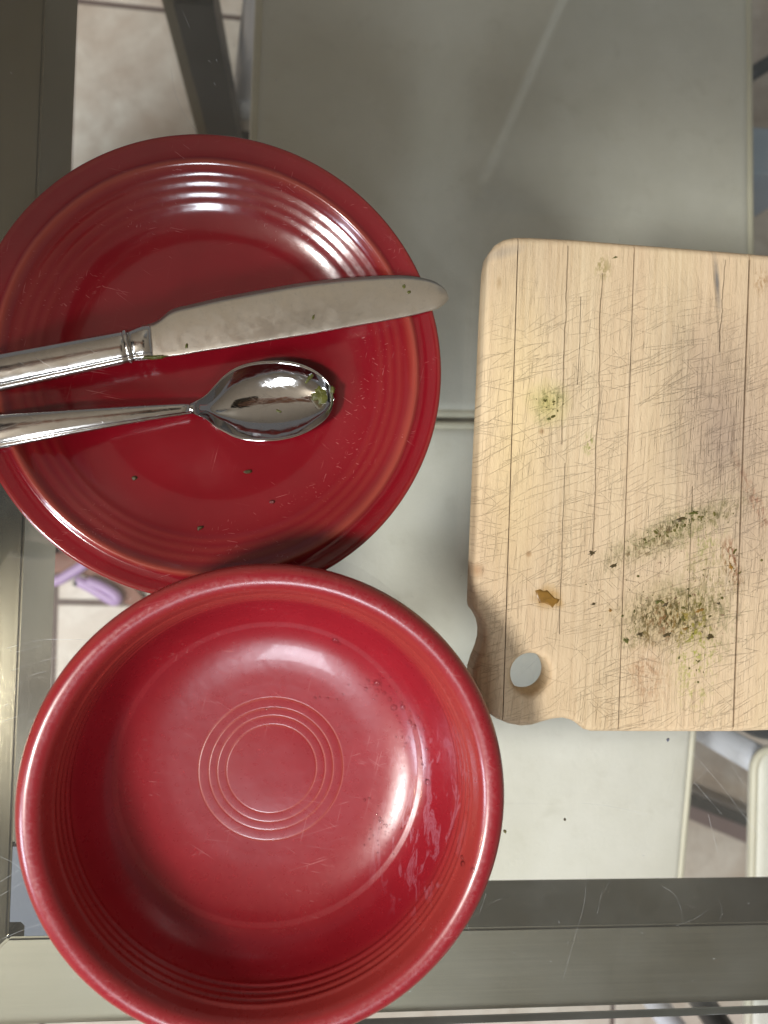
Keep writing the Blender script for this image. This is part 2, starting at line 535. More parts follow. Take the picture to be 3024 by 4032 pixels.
for pts, w in [
    ([(0, 1405), (60, 1388), (110, 1381), (200, 1383)], .28), ([(30, 1410), (90, 1394)], .16), ([(0, 1460), (50, 1440), (130, 1418)], .14),
    ([(0, 1530), (18, 1520)], .25), ([(30, 1490), (60, 1462), (100, 1450)], .16), ([(60, 1560), (110, 1540)], .16), ([(0, 1560), (60, 1540)], .14),
    ([(0, 1905), (40, 1880)], .22), ([(0, 1935), (60, 1900)], .22), ([(0, 2030), (60, 2005), (110, 1990)], .2), ([(0, 1850), (30, 1865), (60, 1890)], .16),
    ([(395, 25), (410, 60)], .14), ([(370, 150), (378, 200), (400, 250), (425, 285)], .16), ([(450, 130), (460, 140)], .4), ([(505, 95), (507, 103)], .35),
    ([(467, 128), (470, 136)], .5), ([(462, 178), (466, 184)], .4), ([(1268, 1860), (1262, 1950), (1240, 2030), (1215, 2120)], .12),
    ([(1430, 1915), (1455, 1930), (1470, 1960), (1475, 1995)], .12), ([(1460, 2000), (1500, 1985), (1530, 1965)], .1),
    
    ([(1490, 1620), (1560, 1700), (1650, 1820)], .2), ([(1500, 1690), (1560, 1760)], .2), ([(1580, 1650), (1640, 1750)], .14), ([(1530, 1760), (1550, 1840)], .2),
    ([(1595, 1720), (1659, 1800)], .16), ([(1490, 1700), (1530, 1660)], .12), ([(1255, 1735), (1320, 1742), (1400, 1760)], .16), ([(1060, 1735), (1200, 1737)], .08),
    ([(1460, 1650), (1440, 1720)], .12), ([(1075, 1405), (1130, 1440)], .12), ([(1110, 1470), (1165, 1420)], .12), ([(1120, 1430), (1150, 1450), (1150, 1480)], .12),
    ([(1000, 1450), (1012, 1460)], .2), ([(960, 1425), (1013, 1440)], .14), ([(1010, 1500), (1060, 1530)], .1), ([(1470, 1570), (1500, 1600), (1540, 1590)], .1),
    ([(330, 2160), (345, 2185)], .2), ([(350, 2150), (354, 2185)], .25), ([(385, 2150), (383, 2175)], .25), ([(235, 2185), (255, 2160)], .2),
    ([(1050, 1955), (1085, 1940)], .1), ([(1290, 1975), (1300, 1925)], .12), ([(1035, 1975), (1050, 1930)], .12), ([(1008, 1990), (1015, 2020)], .1)]:
    hair(pts, w)
rs = random.Random(3)
for _ in range(150):
    x, y = rs.uniform(0, 1659), rs.uniform(1240, 2190) if rs.random() < .75 else rs.uniform(0, 600)
    a = rs.uniform(0, pi); l = rs.uniform(1.5, 6)
    hair([(x, y), (x + l * cos(a), y + l * sin(a))], rs.uniform(.12, .4))
for _ in range(60):
    x, y = rs.choice([(rs.uniform(0, 120), rs.uniform(1200, 2200)), (rs.uniform(1050, 1659), rs.uniform(1560, 2200)), (rs.uniform(150, 1600), rs.uniform(0, 500))])
    a = rs.uniform(0, pi); l = rs.uniform(20, 70); c = rs.uniform(-.3, .3)
    hair([(x, y), (x + l * cos(a) / 2, y + l * sin(a) / 2), (x + l * cos(a + c), y + l * sin(a + c))], rs.uniform(.03, .07))
tm = Matrix.Rotation(-TA, 3, 'Z')
vs2 = []
for v in vs:
    q = tm @ (Vector((v.x, v.y, 0)) - Vector((TC.x, TC.y, 0)))
    vs2.append((q.x, q.y, TZ + 0.05))
link('scratches', mesh('scratches', vs2, fs), M_SCRATCH, table, False, kind='stuff')


# ------------------------------------------------------------------ red plate
PC = Vector((-32.5, 53.2, 0))
plate_prof = [(0, 3.0), (20, 3.0), (40, 3.1), (50, 3.4), (56, 4.2), (61, 5.6), (65, 7.2), (67, 8.3)]
for k in range(15):      # raised rings
    r = 67.5 + k * 0.75
    plate_prof.append((r, 8.6 + (r - 67.5) * 0.52 + 0.12 * (0.5 - 0.5 * cos(2 * pi * (r - 66.6) / 3.6))))
plate_prof += [(79.2, 15.1), (80.2, 16.3), (81.0, 17.0), (81.8, 17.25), (82.6, 17.0), (83.3, 16.6), (84.2, 16.4), (87, 16.9), (89.5, 17.6), (91, 18.0), (91.8, 17.8), (92.15, 17.2),
               (92.0, 16.4), (91.2, 15.6), (89, 14.8), (84, 13.0), (78, 10.0), (70, 5.2), (62, 2.4), (55, 1.2), (52, 1.0), (51.5, 0.1), (50, 0.02), (48.5, 0.1), (48, 1.0), (30, 1.2), (0, 1.2)]
plate = link('plate', lathe('plate', plate_prof, 256), M_PLATE, None, label='glossy red ringed ceramic plate holding the knife and spoon', category='plate')
plate.location = Vector((PC.x, PC.y, 0.05)) * MM

# ------------------------------------------------------------------ red bowl
BC = Vector((-9.6, -108.6, 0))
def groove(r0, z):
    return [(r0 - 0.6, z), (r0 - 0.3, z - 0.02), (r0, z - 0.13), (r0 + 0.3, z - 0.02), (r0 + 0.6, z)]
bp = [(0, 6.0), (8, 6.0)]
for r0 in (19, 22.8, 26.3, 30.6):
    bp += groove(r0, 6.0 + (r0 / 40) ** 2 * 0.7)
raw = smooth_path([(34, 6.7, 0), (42, 7.6, 0), (50, 9.6, 0), (57, 13.0, 0), (63, 18.5, 0), (67.3, 26, 0), (70.2, 34, 0), (72.4, 41, 0), (74.2, 48, 0), (75.8, 53.4, 0)], 10)
for q in raw:
    r, z = q.x, q.y
    rip = 0.0
    if 36.5 < z < 49.5:
        rip = 0.45 * (0.5 - 0.5 * cos(2 * pi * (z - 36.5) / 3.25))
    bp.append((r - rip, z))
bp += [(76.8, 56.0), (78.2, 57.5), (79.9, 58.2), (81.6, 58.3), (83.3, 57.6), (84.7, 56.3), (85.45, 54.7), (85.5, 53.2), (84.7, 51.6), (83.2, 50.4), (81.2, 49.2), (79.8, 47.0), (78.4, 41),
       (76.5, 33), (73.5, 25), (69, 17.5), (62.5, 11), (54, 6.5), (45, 4.0), (42.6, 3.2), (42.2, 0.3), (41.2, 0.02), (39.8, 0.02), (39, 0.4), (38.6, 2.4), (20, 3.0), (0, 3.0)]
_pk = max(range(len(bp)), key=lambda i: bp[i][1])
bp = [((r * (0.955 if r < 33 else 1.0)) * (1.015 if r > 60 else 1.0), 12 + 0.81 * (z - 6)) for r, z in bp[:_pk + 1]] + [(r * 1.015, z * 54.363 / 58.3) for r, z in bp[_pk + 1:]]
bowl = link('bowl', lathe('bowl', bp, 256), M_BOWL, None, label='deep red ceramic bowl with ringed base and water droplets', category='bowl')
bowl.location = Vector((BC.x, BC.y, 0.05)) * MM


def bowl_surf(x, y):
    """height of the bowl's inside at world (x,y) mm"""
    r = hypot(x - BC.x, y - BC.y)
    for (r0, zz0), (r1, zz1) in zip(bp, bp[1:]):
        if r0 <= r <= r1:
            return zz0 + (zz1 - zz0) * (r - r0) / max(r1 - r0, 1e-6)
    return 54


def on_bowl(dx, dy):
    lo, hi = 5.0, 54.0
    for _ in range(30):
        m = (lo + hi) / 2
        p = U(dx, dy, m)
        if bowl_surf(p.x, p.y) > m: lo = m
        else: hi = m
    return U(dx, dy, (lo + hi) / 2)


# water droplets in the bowl
tW = NT('water')
_m = tW.n('ShaderNodeMixShader', {0: tW.n('ShaderNodeFresnel', {'IOR': 1.33}).outputs[0], 1: tW.n('ShaderNodeBsdfTransparent', {'Color': (1, 0.98, 0.99, 1)}).outputs[0], 2: tW.n('ShaderNodeBsdfGlossy', {'Roughness': 0.03}).outputs[0]})
tW.t.links.new(_m.outputs[0], tW.out.inputs[0])
M_WATER = tW.m
rs = random.Random(11)
drop_bm = bmesh.new()
drops = [(815, 1475, 1.2), (851, 1528, 1.5), (842, 1510, .9), (870, 1528, 1.1), (867, 1518, .7), (830, 1497, .8), (795, 1470, .7), (790, 1488, .8), (885, 1560, .9), (893, 1568, .8), (905, 1550, .6),
         (895, 1600, .6), (924, 1690, 1.3), (912, 1648, .5), (915, 1575, .7), (920, 1618, .6), (741, 1500, .5), (680, 1508, .6), (690, 1506, .5), (707, 1508, .6), (727, 1511, .5), (575, 1532, .6), (584, 1530, .5),
         (594, 1528, .5), (605, 1528, .6), (1022, 1880, 1.0), (1000, 1866, 1.2), (998, 1852, .8), (787, 1728, .6), (797, 1725, .6), (820, 1768, .7), (825, 1775, .6), (835, 1784, .6), (725, 1384, 1.1), (733, 1390, .7), (718, 1380, .5)]
for _ in range(80):
    drops.append((rs.gauss(905, 26), rs.gauss(1590, 62), rs.uniform(.2, .5)))
for _ in range(45):
    drops.append((rs.gauss(838, 24), rs.gauss(1795, 24), rs.uniform(.2, .5)))
for _ in range(40):
    drops.append((rs.gauss(810, 20), rs.gauss(1480, 14), rs.uniform(.2, .5)))
for dx, dy, r in drops:
    p = on_bowl(dx, dy)
    bx, by = p.x - BC.x, p.y - BC.y
    rr = hypot(bx, by)
    e = 0.5
    sl = (bowl_surf(BC.x + bx / rr * (rr + e), BC.y + by / rr * (rr + e)) - bowl_surf(BC.x + bx / rr * (rr - e), BC.y + by / rr * (rr - e))) / (2 * e)
    nrm = Vector((-bx / rr * sl, -by / rr * sl, 1)).normalized()
    q = nrm.to_track_quat('Z', 'Y').to_matrix().to_4x4()
    mt = Matrix.Translation(p * MM) @ q @ Matrix.Diagonal((r * MM * rs.uniform(.8, 1.2), r * MM, r * 0.55 * MM, 1))
    bmesh.ops.create_icosphere(drop_bm, subdivisions=1 if r < .5 else 3, radius=1, matrix=mt)
link('water_droplets', bm_mesh(drop_bm, 'water_droplets'), M_WATER, None, True, label='tiny water droplets clinging to the right wall of the red bowl', category='water drops', kind='stuff')

# ------------------------------------------------------------------ table knife
KZ = 19.2
knife = empty('table_knife', (U(640, 690, KZ).x, U(640, 690, KZ).y, KZ), label='stainless table knife with smeared blade lying across the red plate', category='knife')
kroot = Vector((U(640, 690, KZ).x, U(640, 690, KZ).y, KZ))
top = [(U(x, y, KZ + 1)) for x, y in [(303, 703), (318, 700), (334, 695), (350, 684), (364, 672), (382, 664), (420, 655), (480, 641), (560, 626), (640, 612), (720, 602), (800, 596), (850, 594), (890, 596), (925, 602), (948, 612), (963, 625), (970, 641)]]
bot = [(U(x, y, KZ)) for x, y in [(315, 776), (330, 775), (346, 773), (360, 771), (378, 769), (400, 766), (440, 759), (500, 750), (570, 738), (650, 725), (730, 711), (800, 699), (850, 690), (890, 682), (922, 674), (944, 667), (960, 657), (970, 644)]]
top = smooth_path(top, 4); bot = smooth_path(bot, 4)
vs, fs = [], []
n = len(top)
cross = [(0.0, 0.45), (0.12, 0.85), (0.5, 0.8), (0.88, 0.45), (0.97, 0.2), (1.0, 0.0)]
for i, (a, b) in enumerate(zip(top, bot)):
    tip = min(1, (n - 1 - i) / 10 + .25)
    base = Vector((0, 0, 0))
    ring = []
    for f, h in cross:
        p = a.lerp(b, f); ring.append((p.x - kroot.x, p.y - kroot.y, h * tip))
    for f, h in reversed(cross[1:-1]):
        p = a.lerp(b, f); ring.append((p.x - kroot.x, p.y - kroot.y, -h * tip))
    vs += ring
m = 2 * len(cross) - 2
for i in range(n - 1):
    for k in range(m):
        l = (k + 1) % m
        fs.append((i * m + k, i * m + l, (i + 1) * m + l, (i + 1) * m + k))
fs.append(tuple(range(m))); fs.append(tuple(reversed(range((n - 1) * m, n * m))))
link('blade', mesh('blade', vs, fs), M_BLADE, knife)


def loft(name, stations, section, root, mat, parent):
    """stations: (top point, bottom point, thickness); section: list of (f across 0..1, z factor)"""
    vs, fs = [], []
    m = len(section)
    for a, b, z, th in stations:
        for f, h in section:
            p = a.lerp(b, f)
            vs.append((p.x - root.x, p.y - root.y, z + h * th - root.z))
    for i in range(len(stations) - 1):
        for k in range(m):
            l = (k + 1) % m
            fs.append((i * m + k, i * m + l, (i + 1) * m + l, (i + 1) * m + k))
    fs.append(tuple(range(m))); fs.append(tuple(range((len(stations) - 1) * m, len(stations) * m)))
    me = mesh(name, vs, fs)
    bm = bmesh.new(); bm.from_mesh(me)
    bmesh.ops.recalc_face_normals(bm, faces=bm.faces); bm.to_mesh(me); bm.free()
    return link(name, me, mat, parent)


# convex handle with a raised border line along its lower side
hsec = [(0.0, 0.0), (0.015, 0.35), (0.06, 0.62), (0.2, 0.86), (0.4, 1.0), (0.6, 0.93), (0.76, 0.70), (0.83, 0.55), (0.845, 0.42), (0.86, 0.50), (0.93, 0.36), (0.985, 0.15), (1.0, -0.1), (0.9, -0.6), (0.6, -0.95), (0.3, -0.95), (0.08, -0.5)]
ta, tb = U(272, 713, KZ + 1), U(288, 781, KZ)
t0, b0 = U(0, 763, KZ + 1), U(0, 846, KZ)
st = []
for k in range(25):
    u = k / 24 * 1.9
    a = ta.lerp(t0, u); b = tb.lerp(b0, u)
    wv = min(1, 0.35 + k * .3) if k < 3 else 1
    st.append((a, b, KZ, 2.6 + 1.0 * min(u, 1.2)))
end = st[-1]
ext = (st[-1][0] - st[-2][0])
for k in range(1, 6):
    f = sin(k / 5 * pi / 2) * .42
    a = end[0] + ext * (k * .35); b = end[1] + ext * (k * .35)
    st.append((a.lerp(b, f * .95), b.lerp(a, f * .95), KZ, end[3] * (1 - .12 * k)))
loft('handle', st, hsec, kroot, M_HANDLE, knife)
# collar ring and bolster
rt = [(U(x, y, KZ + 1), U(x2, y2, KZ), KZ, th) for x, y, x2, y2, th in [(262, 712, 279, 783, 2.9), (264, 711, 281, 784, 3.4), (270, 710, 286, 784, 3.4), (272, 711, 288, 782, 2.9)]]
loft('collar', rt, hsec, kroot, M_HANDLE, knife)
rt = [(U(x, y, KZ + 1), U(x2, y2, KZ), KZ, th) for x, y, x2, y2, th in [(272, 714, 288, 780, 2.5), (285, 711, 298, 779, 2.6), (297, 706, 310, 778, 2.9), (308, 702, 320, 777, 2.7), (318, 701, 327, 776, 1.9), (325, 700, 331, 776, 1.2)]]
loft('bolster', rt, hsec, kroot, M_HANDLE, knife)

# ------------------------------------------------------------------ spoon
SZ = 11.5
sroot = U(560, 868, SZ)
spoon = empty('spoon', (sroot.x, sroot.y, 4), label='polished steel spoon with a herb leaf in its bowl, on the red plate', category='spoon')
outl = [  # across pairs upper/lower along the bowl
    ((412, 871), (412, 894)), ((424, 868), (426, 898)), ((438, 860), (440, 903)), ((450, 850), (452, 911)), ((466, 832), (466, 923)), ((485, 812), (486, 934)), ((510, 795), (508, 945)),
    ((540, 784), (536, 951)), ((575, 779), (570, 953)), ((610, 779), (604, 951)), ((645, 785), (636, 944)), ((672, 796), (662, 934)), ((694, 810), (684, 921)), ((709, 826), (702, 907)), ((718, 845), (714, 890)), ((721, 862), (719, 875))]
UP = smooth_path([U(a[0], a[1], SZ) for a, b in outl], 4)
LO = smooth_path([U(b[0], b[1], SZ) for a, b in outl], 4)
N = len(UP); K = 25
vs, fs = [], []
for side in (0, 1):
    for i in range(N):
        s = i / (N - 1)
        zr = SZ + 2.2 * (1 - s) ** 2 * 1.0 + 1.0 * max(0, s - .7)   # rim height
        dep = 7.6 * (sin(pi * min(1, max(0, (s - 0.05) / .95)) ** 0.9)) ** 0.75 if s > 0.05 else 0
        if s >= 1: dep = 0
        for k in range(K):
            f = k / (K - 1)
            p = UP[i].lerp(LO[i], f)
            t = 2 * f - 1
            z = zr - dep * (1 - abs(t) ** 2.1) ** 1.0
            if s <= .08: z += 1.2 * (1 - t * t)
            if side: z -= 1.1
            vs.append((p.x - sroot.x, p.y - sroot.y, z - 4))
def vid(side, i, k): return side * N * K + i * K + k
for i in range(N - 1):
    for k in range(K - 1):
        fs.append((vid(0, i, k), vid(0, i, k + 1), vid(0, i + 1, k + 1), vid(0, i + 1, k)))
        fs.append((vid(1, i, k), vid(1, i + 1, k), vid(1, i + 1, k + 1), vid(1, i, k + 1)))
for i in range(N - 1):
    fs.append((vid(0, i, 0), vid(0, i + 1, 0), vid(1, i + 1, 0), vid(1, i, 0)))
    fs.append((vid(0, i, K - 1), vid(1, i, K - 1), vid(1, i + 1, K - 1), vid(0, i + 1, K - 1)))
for k in range(K - 1):
    fs.append((vid(0, N - 1, k), vid(0, N - 1, k + 1), vid(1, N - 1, k + 1), vid(1, N - 1, k)))
    fs.append((vid(0, 0, k), vid(1, 0, k), vid(1, 0, k + 1), vid(0, 0, k + 1)))
me = mesh('spoon_bowl', vs, fs)
bm = bmesh.new(); bm.from_mesh(me); bmesh.ops.recalc_face_normals(bm, faces=bm.faces); bm.to_mesh(me); bm.free()
link('spoon_bowl', me, M_SPOON, spoon)
ssec = [(0.0, 0.0), (0.02, 0.4), (0.1, 0.75), (0.3, 1.0), (0.5, 1.0), (0.7, 0.85), (0.84, 0.6), (0.87, 0.42), (0.89, 0.48), (0.97, 0.25), (1.0, -0.1), (0.85, -0.7), (0.5, -0.95), (0.15, -0.7)]
st = []
for k in range(31):
    u = k / 30 * 1.75
    xx = 416 - 416 * u
    zc = 13.2 + 8.5 * (1 - (1 - min(u, 1.0)) ** 1.8) if u < 1 else 21.7 - 1.5 * (u - 1) ** 2
    if u <= 1:
        yt = 871 + 24 * u ** 1.25; yb = 894.5 + 75.5 * u ** 1.12
    else:
        yt = 895 + 30 * (u - 1); yb = 970 + 84 * (u - 1)
    st.append((U(xx, yt, zc), U(xx, yb, zc), zc, 1.3 + 1.1 * min(u, 1)))
loft('handle', st, ssec, sroot - Vector((0, 0, sroot.z - 4)), M_HANDLE, spoon)


# ------------------------------------------------------------------ food scraps
def blob(name, pts, z, h, mat, label, cat, group=None, seed=1, bumpy=.35):
    """a thin irregular flake; pts = outline in photo px"""
    P = [U(x, y, z) for x, y in pts]
    c = sum(P, Vector()) / len(P)
    bm = bmesh.new()
    rings = []
    for f, hh in ((1.0, 0.0), (0.93, .55), (0.7, .95), (0.4, 1.0)):
        ring = []
        for i, p in enumerate(P):
            q = c.lerp(p, f)
            nz = noise.noise(Vector((q.x * .9 + seed, q.y * .9, f * 2)))
            ring.append(bm.verts.new(Vector((q.x - c.x, q.y - c.y, h * hh * (1 + bumpy * nz * 2) if hh else -.15)) * MM))
        rings.append(ring)
    for a, b in zip(rings, rings[1:]):
        for i in range(len(P)):
            j = (i + 1) % len(P)
            bm.faces.new((a[i], a[j], b[j], b[i]))
    bm.faces.new(rings[-1]); bm.faces.new(list(reversed(rings[0])))
    kw = dict(label=label, category=cat)
    if group: kw['group'] = group
    o = link(name, bm_mesh(bm, name), mat, None, True, **kw)
    o.location = c * MM
    return o


def ragged(cx, cy, rx, ry, rot=0.0, n=12, seed=0, rag=.3):
    rr = random.Random(seed)
    out = []
    for i in range(n):
        a = 2 * pi * i / n
        f = 1 + rr.uniform(-rag, rag)
        x, y = rx * cos(a) * f, ry * sin(a) * f
        out.append((cx + x * cos(rot) - y * sin(rot), cy + x * sin(rot) + y * cos(rot)))
    return out


# on the spoon
def spoon_z(dx, dy):
    best = None
    for z10 in range(30, 150, 2):
        z = z10 / 10
        p = U(dx, dy, z)
        bi = min(range(0, N, 1), key=lambda i: abs((UP[i].x + LO[i].x) / 2 - p.x))
        f = (p - UP[bi]).dot(LO[bi] - UP[bi]) / max((LO[bi] - UP[bi]).length_squared, 1e-6)
        k = max(0, min(K - 1, int(f * (K - 1))))
        zs = vs_sp[bi * K + k][2] + 4
        if best is None or abs(zs - z) < best[0]: best = (abs(zs - z), z)
    return best[1]
vs_sp = vs[:N * K]
blob('herb_leaf', ragged(693, 851, 17, 19, .3, 22, 5, .34), spoon_z(693, 851) + .4, .8, M_HERB, 'curled green and brown herb leaf at the tip of the spoon', 'food scrap', seed=3)
blob('herb_smear', ragged(690, 872, 20, 16, .6, 20, 44, .35), spoon_z(690, 872) + .25, .35, M_HERB_DARK, 'thin dark smear under the herb leaf in the spoon', 'food scrap', seed=44)
blob('herb_leaf', ragged(669, 817, 15, 4.5, -.9, 12, 6, .3), spoon_z(669, 817) + .5, .9, M_HERB, 'narrow green herb strip on the upper rim of the spoon', 'food scrap', seed=4)
blob('herb_leaf', ragged(718, 842, 6, 8, .3, 9, 8, .3), spoon_z(712, 845) + .8, .8, M_HERB, 'small olive herb scrap on the very tip edge of the spoon', 'food scrap', seed=5)
blob('herb_leaf', ragged(602, 888, 7, 3, .3, 9, 9, .3), spoon_z(602, 888) + .3, .4, M_HERB, 'faint green herb smear low in the middle of the spoon', 'food scrap', seed=6)
# on the knife
blob('herb_leaf', ragged(872, 619, 4.4, 4.6, .2, 9, 12, .25), KZ + .75, .5, M_HERB, 'upper of two green herb flecks near the knife tip', 'food scrap', seed=7)
blob('herb_leaf', ragged(883, 631, 5, 3.4, -.2, 9, 13, .2), KZ + .75, .5, M_HERB, 'lower of two green herb flecks near the knife tip', 'food scrap', seed=8)
blob('herb_leaf', ragged(403, 747, 3.4, 5.2, .2, 9, 14, .3), KZ + .75, .3, M_HERB, 'tiny green fleck on the blade close to the bolster', 'food scrap', seed=9)
blob('herb_leaf', ragged(334, 772, 26, 4.4, -.05, 14, 15, .2), KZ + .5, 1.0, M_HERB, 'long green herb smear under the knife bolster', 'food scrap', seed=10)
blob('herb_leaf', ragged(677, 685, 2.6, 6.5, .4, 9, 16, .3), KZ + .75, .25, M_HERB, 'small green smear in the middle of the knife blade', 'food scrap', seed=11)
# on the plate
def plate_z(dx, dy):
    z = 3.2
    for _ in range(6):
        p = U(dx, dy, z)
        r = hypot(p.x - PC.x, p.y - PC.y)
        for (r0, a0), (r1, a1) in zip(plate_prof, plate_prof[1:]):
            if r0 <= r <= r1:
                z = a0 + (a1 - a0) * (r - r0) / max(1e-6, r1 - r0); break
    return z + .1


for k, (x, y, rx, ry, lab) in enumerate([(290, 1033, 5, 3.6, 'dark brown crumb on the red plate left of the others'), (536, 1019, 9, 3.4, 'flat dark herb crumb on the red plate below the spoon'), (431, 1141, 6, 4, 'dark crumb on the plate nearest the bowl'), (587, 1084, 5, 4, 'faint reddish crumb on the plate, rightmost of the four')]):
    blob('food_crumb', ragged(x, y, rx * 1.15, ry * 1.15, -.2, 9, 20 + k, .3), plate_z(x, y), .7, M_HERB_DARK if k != 3 else simple('red_crumb', (0.12, .012, .01), .5), lab, 'food crumb', 'crumbs on the plate', seed=20 + k)
# the small marks on the glass
blob('food_crumb', ragged(1220, 1770, 3.2, 3.0, 0, 9, 31, .25), 0.1, .6, M_HERB_DARK, 'lone black crumb on the bare glass below the board', 'food crumb', seed=31)
blob('food_crumb', ragged(1443, 1598, 3.2, 3.8, 0, 9, 32, .3), 0.1, .4, simple('grey_blue', (0.12, .13, .17), .6), 'blue grey speck on the glass just below the cutting board', 'food crumb', seed=32)
blob('food_crumb', ragged(1091, 1796, 3.2, 4, 0, 9, 33, .3), 0.1, .4, simple('pale_olive', (0.42, .38, .16), .5), 'pale olive crumb on the glass beside the right side of the bowl', 'food crumb', seed=33)

# ------------------------------------------------------------------ wooden cutting board
BT = 15.0    # thickness
ol = [(1659 + 330, 592), (1700, 567), (1659, 564), (1620, 561), (1560, 556), (1460, 548), (1330, 538), (1230, 530), (1130, 525), (1100, 525), (1078, 530), (1060, 541), (1048, 560), (1043, 590), (1037, 700), (1031, 850), (1024, 1000), (1019, 1120), (1015, 1220), (1012, 1300), (1014, 1311),
      (1023, 1322), (1031, 1338), (1035, 1357), (1034, 1376), (1029, 1395), (1020, 1417), (1013, 1440), (1011, 1464), (1016, 1488), (1026, 1510), (1043, 1529), (1064, 1543), (1088, 1553), (1115, 1558), (1138, 1556), (1160, 1549), (1182, 1543), (1203, 1541), (1222, 1546), (1237, 1555), (1248, 1565), (1262, 1569), (1400, 1570), (1560, 1570), (1659, 1567), (1659 + 330, 1560)]
s_top, s_bot = U(1118, 540, BT), U(1086, 1540, BT)
ga = atan2(-(s_top.x - s_bot.x), (s_top.y - s_bot.y))  # rotation taking +Y to the grain direction
broot = U(1300, 1050, 0)
board = empty('cutting_board', (broot.x, broot.y, 0), ga, label='worn pale wooden cutting board with thumb hole and food stains', category='cutting board')
RB = Matrix.Rotation(-ga, 3, 'Z')


def BL(dx, dy, z=BT):
    q = RB @ (U(dx, dy, z) - broot)
    return q


cu = bpy.data.curves.new('board_outline', 'CURVE')
cu.dimensions = '2D'; cu.fill_mode = 'BOTH'


def spline(pts):
    sp = cu.splines.new('POLY')
    sp.points.add(len(pts) - 1)
    for p, q in zip(sp.points, pts):
        p.co = (q.x * MM, q.y * MM, 0, 1)
    sp.use_cyclic_u = True


P = [BL(x, y, 6.0) for x, y in ol]
spline(P)
hc = BL(1129, 1441, 6); hr = 8.4
hc = BL(1134, 1446, 6)
spline([hc + Vector((hr * cos(a * pi / 24), -hr * sin(a * pi / 24), 0)) for a in range(48)])
cu.bevel_depth = 3.0 * MM
cu.bevel_resolution = 5
cu.offset = -3.0 * MM
cu.extrude = (BT / 2 - 3.0) * MM
co = bpy.data.objects.new('tmp_outline', cu)
COL.objects.link(co)
bpy.context.view_layer.update()
bme = bpy.data.meshes.new_from_object(co.evaluated_get(bpy.context.evaluated_depsgraph_get()))
bpy.data.objects.remove(co); bpy.data.curves.remove(cu)
seams = [BL(1104, 1000).x, BL(1355, 1000).x, BL(1603, 1000).x, BL(1603, 1000).x + 48]


